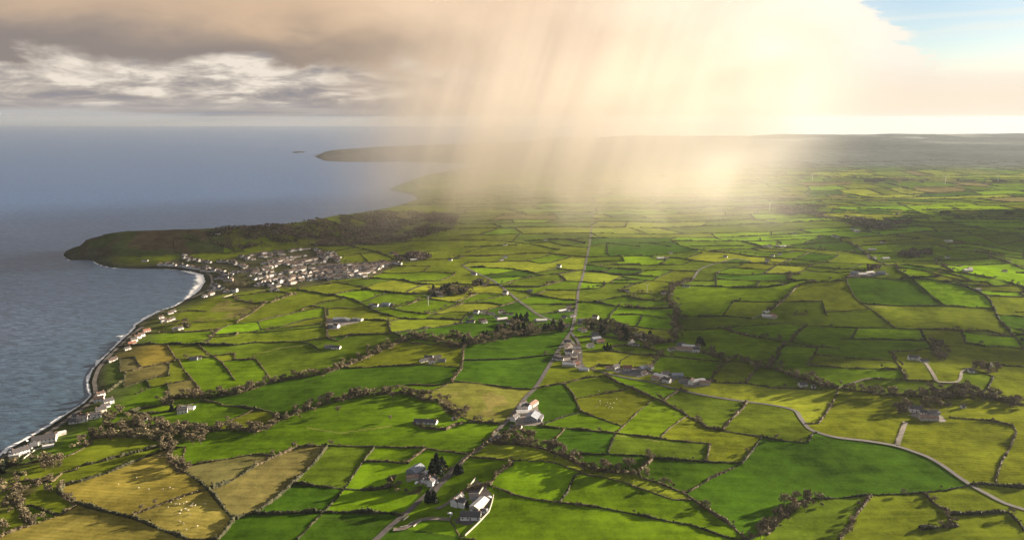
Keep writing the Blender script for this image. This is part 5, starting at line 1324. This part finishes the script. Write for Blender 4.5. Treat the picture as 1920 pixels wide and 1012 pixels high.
def sheep_mesh():
    V = []; Fs = []
    rings = [(-.55, .16, .62), (-.45, .34, .66), (0, .40, .68), (.42, .34, .68), (.58, .2, .78), (.78, .15, .92), (.98, .13, .88), (1.08, .05, .84)]; n = 8
    for x, r, z in rings: V += [(x, r*.85*math.cos(2*math.pi*j/n), z+r*math.sin(2*math.pi*j/n)) for j in range(n)]
    for i in range(len(rings)-1): Fs += [(i*n+j, i*n+(j+1) % n, (i+1)*n+(j+1) % n, (i+1)*n+j) for j in range(n)]
    Fs += [tuple(range(n))[::-1], tuple((len(rings)-1)*n+j for j in range(n))]
    for sx, sy in ((-.4, -.17), (-.4, .17), (.38, -.17), (.38, .17)):
        b = len(V); V += [(sx+dx, sy+dy, z) for z in (-.05, .5) for dx, dy in ((-.06, -.06), (.06, -.06), (.06, .06), (-.06, .06))]
        Fs += [(b, b+1, b+5, b+4), (b+1, b+2, b+6, b+5), (b+2, b+3, b+7, b+6), (b+3, b, b+4, b+7)]
    return poly_mesh('sheep', V, Fs, M_WOOL)
SM = sheep_mesh()
for u0, v0, su, sv, n, note in ((355, 955, 38, 22, 26, 'grazing in the golden field at the bottom left'), (260, 905, 60, 14, 7, 'grazing in the striped golden field near the shore'), (1140, 757, 22, 14, 16, 'grazing in the olive field below the lane'), (1750, 690, 30, 6, 5, 'grazing near the white farmhouse drive')):
    for q in range(n):
        P = ground([(u0+rb.normal()*su*.6, v0+rb.normal()*sv*.6)])[0]
        tag(obj('sheep', SM, loc=tuple(P), rz=rb.uniform(0, 6.28), sc=(1.0,)*3), 'small white sheep '+note, 'sheep', 'sheep '+note)
def car(u, v, label, ang=None):
    P = ground([(u, v)])[0]; o = obj('parked_car', None, loc=(P[0], P[1], P[2]+.3), rz=R(ang if ang is not None else rb.uniform(0, 180)))
    prof = [(-2.1, .35), (-2.1, .95), (-1.2, 1.05), (-.7, 1.5), (.7, 1.5), (1.2, 1.0), (2.0, .9), (2.1, .35)]; V = [(x, s*.85, z) for s in (-1, 1) for x, z in prof]; n = len(prof)
    obj('body', poly_mesh('body', V, [tuple(range(n))[::-1], tuple(range(n, 2*n))]+[(i, (i+1) % n, n+(i+1) % n, n+i) for i in range(n)], M_CARW), o)
    obj('windscreen', poly_mesh('windscreen', [(.72, -.7, 1.46), (.72, .7, 1.46), (1.22, .7, 1.04), (1.22, -.7, 1.04)], [(0, 3, 2, 1)], M_GLASSD), o)
    for sx in (-1.3, 1.3):
        for sy in (-.8, .8):
            t_ = np.arange(8)/8*2*np.pi; V = [(sx+.34*math.cos(a), sy+q, .34+.34*math.sin(a)) for q in (-.1, .1) for a in t_]
            obj('wheel', poly_mesh('wheel', V, [tuple(range(8))[::-1], tuple(range(8, 16))]+[(i, (i+1) % 8, 8+(i+1) % 8, 8+i) for i in range(8)], M_TYRE), o)
    tag(o, label, 'car')
for x, y, lb in ((1105, 612, 'white car parked against the right wall of the walled yard'), (728, 768, 'small white car at the end of the farm drive'), (612, 470, 'white van-like car beside the tall gabled house'), (410, 476, 'white car left of the gabled cottages'), (932, 735, 'white car between the pale shed and the bungalow'), (1080, 735, 'white car in the lower right corner of the walled yard')):
    q = src('V4', [(x, y)])[0]; car(q[0], q[1], lb)
for n, (x, y) in enumerate(((62, 188), (95, 180), (110, 158), (125, 192), (255, 75), (300, 88), (285, 100), (305, 148), (200, 140), (180, 150), (235, 128))):
    q = src('V3', [(x, y)])[0]; car(q[0], q[1], f'car by the sea wall, {["nearest", "second", "third", "fourth", "fifth", "sixth", "seventh", "eighth", "ninth", "tenth", "eleventh"][n]} of those on the shore parking area')
def turbine(u, v, hgt, rz, label):
    P = ground([(u, v)])[0]; o = obj('wind_turbine', None, loc=tuple(P), rz=R(90+rz)); tv, tf = tube([(0, 0, -.5), (0, 0, hgt)], hgt*.028, hgt*.016, 10)
    obj('tower', mesh_np('tower', tv, tf, [M_TURB]), o); nc = obj('nacelle', boxes('nacelle', [(-hgt*.05, hgt*.05, -hgt*.02, hgt*.02, hgt-.3, hgt+hgt*.035)], M_TURB), o)
    for b in range(3):
        a = b*2*math.pi/3+.5; c, s = math.cos(a), math.sin(a); L = hgt*.5; w = hgt*.022; x = hgt*.06
        V = [(x, c*q-s*k, hgt+.3+s*q+c*k) for q, k in ((0, -w*.5), (L*.25, -w), (L, -w*.25), (L, w*.1), (L*.25, w), (0, w*.5))]; V += [(x-.25, y_, z_) for _, y_, z_ in V]
        obj('blade', poly_mesh('blade', V, [tuple(range(6)), tuple(range(11, 5, -1))]+[(i, 6+i, 6+(i+1) % 6, (i+1) % 6) for i in range(6)], M_TURB), o)
    tag(o, label, 'wind turbine')
turbine(803, 572, 15, 0, 'small white wind turbine standing in the bright field by the wooded farm')
turbine(1213, 549, 14, 0, 'small white turbine over the trees of the tree lane hamlet')
turbine(1443, 395, 26, 10, 'white wind turbine at the left end of the far dark wood')
turbine(1772, 345, 34, 5, 'tallest white wind turbine on the far plain under the moor')
turbine(1871, 341, 30, 15, 'white wind turbine rightmost on the far plain under the moor')
turbine(1523, 338, 27, -5, 'faint white wind turbine on the far plain left of the tallest one')

# dark garden shrubs between the town houses
gx = []
for k, P, v, u in rows:
    Q, L = resample(P, 4.5)
    for q in Q:
        for _ in range(2): gx.append((q[0]+rb.normal()*9, q[1]+rb.normal()*11))
gx = np.array(gx); i_, j_ = cell(gx[:, 0], gx[:, 1]); gx = gx[GD[i_.astype(int), j_.astype(int)] > 30]; n = len(gx)
cl = np.repeat(np.c_[gx, hz(gx[:, 0], gx[:, 1])], 7, 0)+rb.normal(size=(n*7, 3))*(1.5, 1.5, .9)+(0, 0, 1.4)
v, f = rand_quads(cl, rb.uniform(1.0, 2.2, n*7), rb)
tag(obj('garden_shrubs', mesh_np('garden_shrubs', v, f, [M_HEDGE_D])), 'dark garden shrubs and hedges between the town houses', 'shrubs', kind='stuff')
# ------------------------------------------------------------------ rain shower (a real column of falling rain lit by the low sun)
def box_mesh(name, x0, x1, y0, y1, z0, z1, m):
    V = np.array([(x, y, z) for z in (z0, z1) for y in (y0, y1) for x in (x0, x1)], float)
    Fq = np.array([(0, 2, 3, 1), (4, 5, 7, 6), (0, 1, 5, 4), (2, 6, 7, 3), (0, 4, 6, 2), (1, 3, 7, 5)])
    return mesh_np(name, V, Fq, [m])
def rain_material():
    m = bpy.data.materials.new('rain_shower'); m.use_nodes = True; g = G(m.node_tree); g.n.clear()
    out = g.node('ShaderNodeOutputMaterial'); v = g.node('ShaderNodeVolumePrincipled')
    geo = g.node('ShaderNodeNewGeometry'); sep = g.node('ShaderNodeSeparateXYZ'); g.l.new(geo.outputs['Position'], sep.inputs[0])
    x, y, z = sep.outputs
    sx = g.m('ADD', x, g.m('MULTIPLY', z, -.32))                      # streaks lean with the wind
    s1 = g.noise(g.xyz(g.m('MULTIPLY', sx, .0075), g.m('MULTIPLY', y, .0011), g.m('MULTIPLY', z, .0004)), 1.0, 3, .6)
    s2 = g.noise(g.xyz(g.m('MULTIPLY', sx, .0016), g.m('MULTIPLY', y, .0006), g.m('MULTIPLY', z, .0006)), 1.0, 2, .5)
    wob = g.m('MULTIPLY', g.m('SUBTRACT', s2, .5), 420)
    lft = g.rng(g.m('ADD', sx, wob), -860, -140); rgt = g.rng(g.m('ADD', g.m('SUBTRACT', sx, g.m('MULTIPLY', y, .10)), g.m('MULTIPLY', wob, .4)), 660, 430)
    frt = g.rng(g.m('ADD', y, g.m('MULTIPLY', wob, 1.6)), 1500, 2450); bck = g.rng(y, 3900, 3100)
    topf = g.m('MULTIPLY', g.rng(z, 1500, 1100), g.rng(z, 250, 750, 1.0, .12)); low = g.rng(z, 0, 120, .8, 1.0)
    d = g.m('MULTIPLY', g.m('MULTIPLY', lft, rgt), g.m('MULTIPLY', g.m('MULTIPLY', frt, bck), g.m('MULTIPLY', topf, low)))
    d = g.m('MULTIPLY', d, g.rng(s1, .28, .72, .32, 1.55))
    g.put(v.inputs['Density'], g.m('MULTIPLY', d, RAIN_D))
    v.inputs['Color'].default_value = (.86, .81, .755, 1); v.inputs['Anisotropy'].default_value = .845
    g.l.new(v.outputs[0], out.inputs['Volume']); return m
RAIN_D = 1.3e-3
tag(obj('rain_shower', box_mesh('rain_shower', -1100, 1500, 1700, 3950, -10, 1500, rain_material())),
    'sunlit curtain of rain falling from the cloud over the plain', 'rain', kind='stuff')
# ------------------------------------------------------------------ haze
def haze_material():
    m = bpy.data.materials.new('haze'); m.use_nodes = True; g = G(m.node_tree); g.n.clear()
    out = g.node('ShaderNodeOutputMaterial'); v = g.node('ShaderNodeVolumePrincipled')
    v.inputs['Color'].default_value = (.29, .315, .35, 1); v.inputs['Density'].default_value = HAZE_D; v.inputs['Anisotropy'].default_value = .30
    g.l.new(v.outputs[0], out.inputs['Volume']); return m
HAZE_D = 3.2e-5
tag(obj('haze', box_mesh('haze', -46000, 30000, -2500, 34000, -420, 372, haze_material())), 'thin pale air haze over the coast and plain', 'haze', kind='stuff')
# ------------------------------------------------------------------ unseen cloud added on the sun's side to shade parts of the land
M_SHADE_CLOUD = mat('shade_cloud', (.80, .80, .80), var=.05, scale=.002)
def cloud(px, sd, thr, alt=1300.0, st=60.0, scale=420.0):
    P = ground(px); k = (alt-20)/math.tan(SUN_EL); off = np.array((math.sin(SUN_AZ)*k, math.cos(SUN_AZ)*k)); Q = P[:, :2]+off
    lo, hi = Q.min(0)-150, Q.max(0)+150; X, Y = np.meshgrid(np.arange(lo[0], hi[0], st), np.arange(lo[1], hi[1], st))
    ins = in_poly(X, Y, Q); e = seg_dist(X, Y, np.vstack([Q, Q[:1]])); e = np.where(ins, e, -e)
    n = fbm(X/scale, Y/(scale*1.5), sd, 5)+np.clip(e/650, -.6, .35)-thr
    n = np.where(np.degrees(np.arctan2(X, Y)) < 37.5, -1, n)
    keep = n > 0; idx = np.arange(X.size).reshape(X.shape); c = keep[:-1, :-1] & keep[1:, 1:] & keep[:-1, 1:] & keep[1:, :-1]
    T = np.clip(n, 0, .5)*420
    q = np.stack([idx[:-1, :-1], idx[:-1, 1:], idx[1:, 1:], idx[1:, :-1]], -1)[c]
    V = np.concatenate([np.stack([X, Y, alt+T], -1).reshape(-1, 3), np.stack([X, Y, alt-T*.25-2], -1).reshape(-1, 3)]); n0 = X.size
    es = {}
    for f in q:
        for a, b in zip(f, np.roll(f, -1)): es[(a, b)] = 1
    side = [(b, a, a+n0, b+n0) for a, b in es if (b, a) not in es]
    tag(obj('cloud', mesh_np('cloud', V, np.concatenate([q, q[:, ::-1]+n0, np.array(side).reshape(-1, 4)]), [M_SHADE_CLOUD], smooth_sh=True)), 'unseen cloud added beyond the right edge to shade the land', 'cloud', kind='stuff')
for px, sd, thr in SHADE_CLOUDS: cloud(px, sd, thr)

# ------------------------------------------------------------------ labels
LAND = [(88, 832, 'the white seafront building'), (40, 850, 'the seafront parking area'), (190, 765, 'the shoreline cottages'), (265, 640, 'the coast road houses'), (345, 768, 'the stream gully cottages'), (430, 525, 'the bay'),
 (560, 510, 'the bay town'), (740, 490, "the town's far end"), (645, 607, 'the field corner farm row'), (705, 575, 'the curved hedged lane farm'), (840, 553, 'the wooded farm'), (905, 597, 'the dark plantation hamlet'), (1075, 610, 'the crossroads village'),
 (1190, 705, 'the lane hamlet'), (1290, 653, 'the long barn farm'), (815, 677, 'the hillside cluster'), (810, 793, 'the oval garden'), (985, 778, 'the roadside grey barn farm'), (800, 892, 'the conifer farm'), (885, 940, 'the walled yard farm'),
 (1725, 773, 'the tree-ringed farm'), (1715, 674, 'the white farmhouse drive'), (1850, 692, 'the looping track cottage'), (1440, 590, 'the domed shed farm'), (1620, 513, 'the hilltop barns'), (1285, 538, 'the tree lane'),
 (803, 570, 'the little field turbine'), (1770, 545, 'the sunlit hill'), (1570, 880, 'the big dark green field'), (1780, 950, 'the rough right corner'), (230, 900, 'the striped golden field'), (350, 965, 'the golden sheep field'), (510, 875, 'the brown rough field'),
 (1110, 925, 'the bright banked field'), (1250, 830, 'the lower middle fields'), (630, 790, 'the lone field tree'), (1500, 745, 'the lane bend'), (1095, 500, 'the straight road'), (960, 560, 'the railway'), (1345, 470, 'the middle plain houses'), (1800, 480, 'the far right wood'),
 (1560, 445, 'the far dark wood'), (260, 460, 'the headland'), (510, 600, 'the scrubby bank'), (1100, 440, 'the rain curtain'), (430, 690, 'the square coastal fields'), (1500, 640, 'the shaded middle fields'), (1640, 790, 'the copse drive')]
def near(u, v):
    b = min(LAND, key=lambda l: (l[0]-u)**2+(2*(l[1]-v))**2); du, dv = u-b[0], v-b[1]
    if abs(du) < 16 and abs(dv) < 9: return 'by '+b[2]
    if abs(du) > 2.0*abs(dv): return ('right of ' if du > 0 else 'left of ')+b[2]
    return ('below ' if dv > 0 else 'above ')+b[2]
ORD = ['', 'second ', 'third ', 'fourth ', 'fifth ', 'sixth ', 'seventh ', 'eighth ', 'ninth ', 'tenth ', 'eleventh ', 'twelfth ', 'thirteenth ', 'fourteenth ', 'fifteenth ']
def fname(x, y):
    i, j = cell(np.array([x]), np.array([y])); l = lab[int(round(float(i[0]))), int(round(float(j[0])))]
    return FIELDNAME[cls[l]] if l >= 0 else None
items = {}
for o, kd, P, px, L in hedge_objs:
    m = len(P)//2; a = P[max(0, m-1)]; b = P[min(len(P)-1, m)] if m > 0 else P[1]; c = (a+b)/2; t = b[:2]-a[:2]; t = t/(np.hypot(*t)+1e-9); nn = np.array((-t[1], t[0]))*(9+c[1]*.006)
    f1, f2 = fname(*(c[:2]+nn)), fname(*(c[:2]-nn)); u, v = px.mean(0); w_ = {'h': 'hedge', 'k': 'thick dark hedge', 't': 'tree-lined hedge', 'T': 'wooded hedge bank', 'f': 'low grassy bank'}[kd]
    ln = 'short ' if L < 90 else ('long ' if L > 260 else ''); fs = [f for f in (f1, f2) if f]
    mid = (f'between {fs[0]} and {fs[1]} fields ' if len(fs) == 2 and fs[0] != fs[1] else (f'between two {fs[0]} fields ' if len(fs) == 2 else (f'edging the {fs[0]} field ' if fs else '')))
    items.setdefault(f'{ln}{w_} {mid}{near(u, v)}', []).append((v, u, o))
for lb, L in items.items():
    L.sort(key=lambda q: -q[0])
    for k, (v, u, o) in enumerate(L):
        t = lb if len(L) == 1 else f'{ORD[k]}nearest {lb}'
        tag(o, ' '.join(t.split()[:16]), 'hedge' if not lb.startswith(('low', 'short low', 'long low')) else 'bank', 'hedgerows between the fields')
items = {}
for r, kd, sc, note, u, v in tree_objs:
    w_ = {'bare': 'brown leafless tree', 'willow': 'pale leafless tree', 'ever': 'dark evergreen tree', 'bush': 'brown hedge bush', 'leafy': 'green leafy bush'}[kd]
    pl_ = {'hedge': 'standing in the hedge', 'gully': 'in the tree belt', 'copse': 'in the copse', 'farm': 'in the farm trees', 'scrub': 'in the scrub', 'lone': 'standing apart', 'hamlet': 'among the houses', 'hamlet2': 'among the houses', 'evergreen': 'standing'}[note]
    items.setdefault(f'{"small " if sc < .7 else ("tall " if sc > 1.05 else "")}{w_} {pl_} {near(u, v)}', []).append((v, u, r))
for lb, L in items.items():
    L.sort(key=lambda q: -q[0])
    for k, (v, u, r) in enumerate(L):
        tag(r, lb if len(L) == 1 else (f'{ORD[k]}nearest {lb}' if len(L) <= 3 else lb), 'bush' if 'bush' in lb else 'tree', 'trees: '+lb if len(L) > 3 else 'trees along the hedges and belts')
items = {}
for o, cl, wd_, u, v in build_objs: items.setdefault((wd_, cl), []).append((u, o))
for (wd_, cl), L in items.items():
    L.sort(key=lambda q: q[0])
    for k, (u, o) in enumerate(L):
        t = f'{wd_} {cl}' if len(L) == 1 else (f'{wd_} {cl}, '+('leftmost' if k == 0 else ('rightmost' if k == len(L)-1 else f'{ORD[k].strip()} from the left')))
        o['label'] = t; o['group'] = 'buildings '+cl
NROW = {}
for o, k, u, v in town_objs: NROW.setdefault(k, []).append((u, v))
for o, k, u, v in town_objs:
    side = 'near the beach' if u < 420 else ('in the middle' if u < 600 else 'at the right end'); dep_ = 'upper rows' if v < 482 else ('middle rows' if v < 505 else 'lower rows')
    t = f'small pale house {side} of the bay town, {dep_}'; tag(o, t, 'house', 'town houses: '+t)
for o in bpy.data.objects:
    if 'label' in o and len(o['label'].split()) > 16: o['label'] = o['label'].replace('with ', '').replace('two-storey ', '')
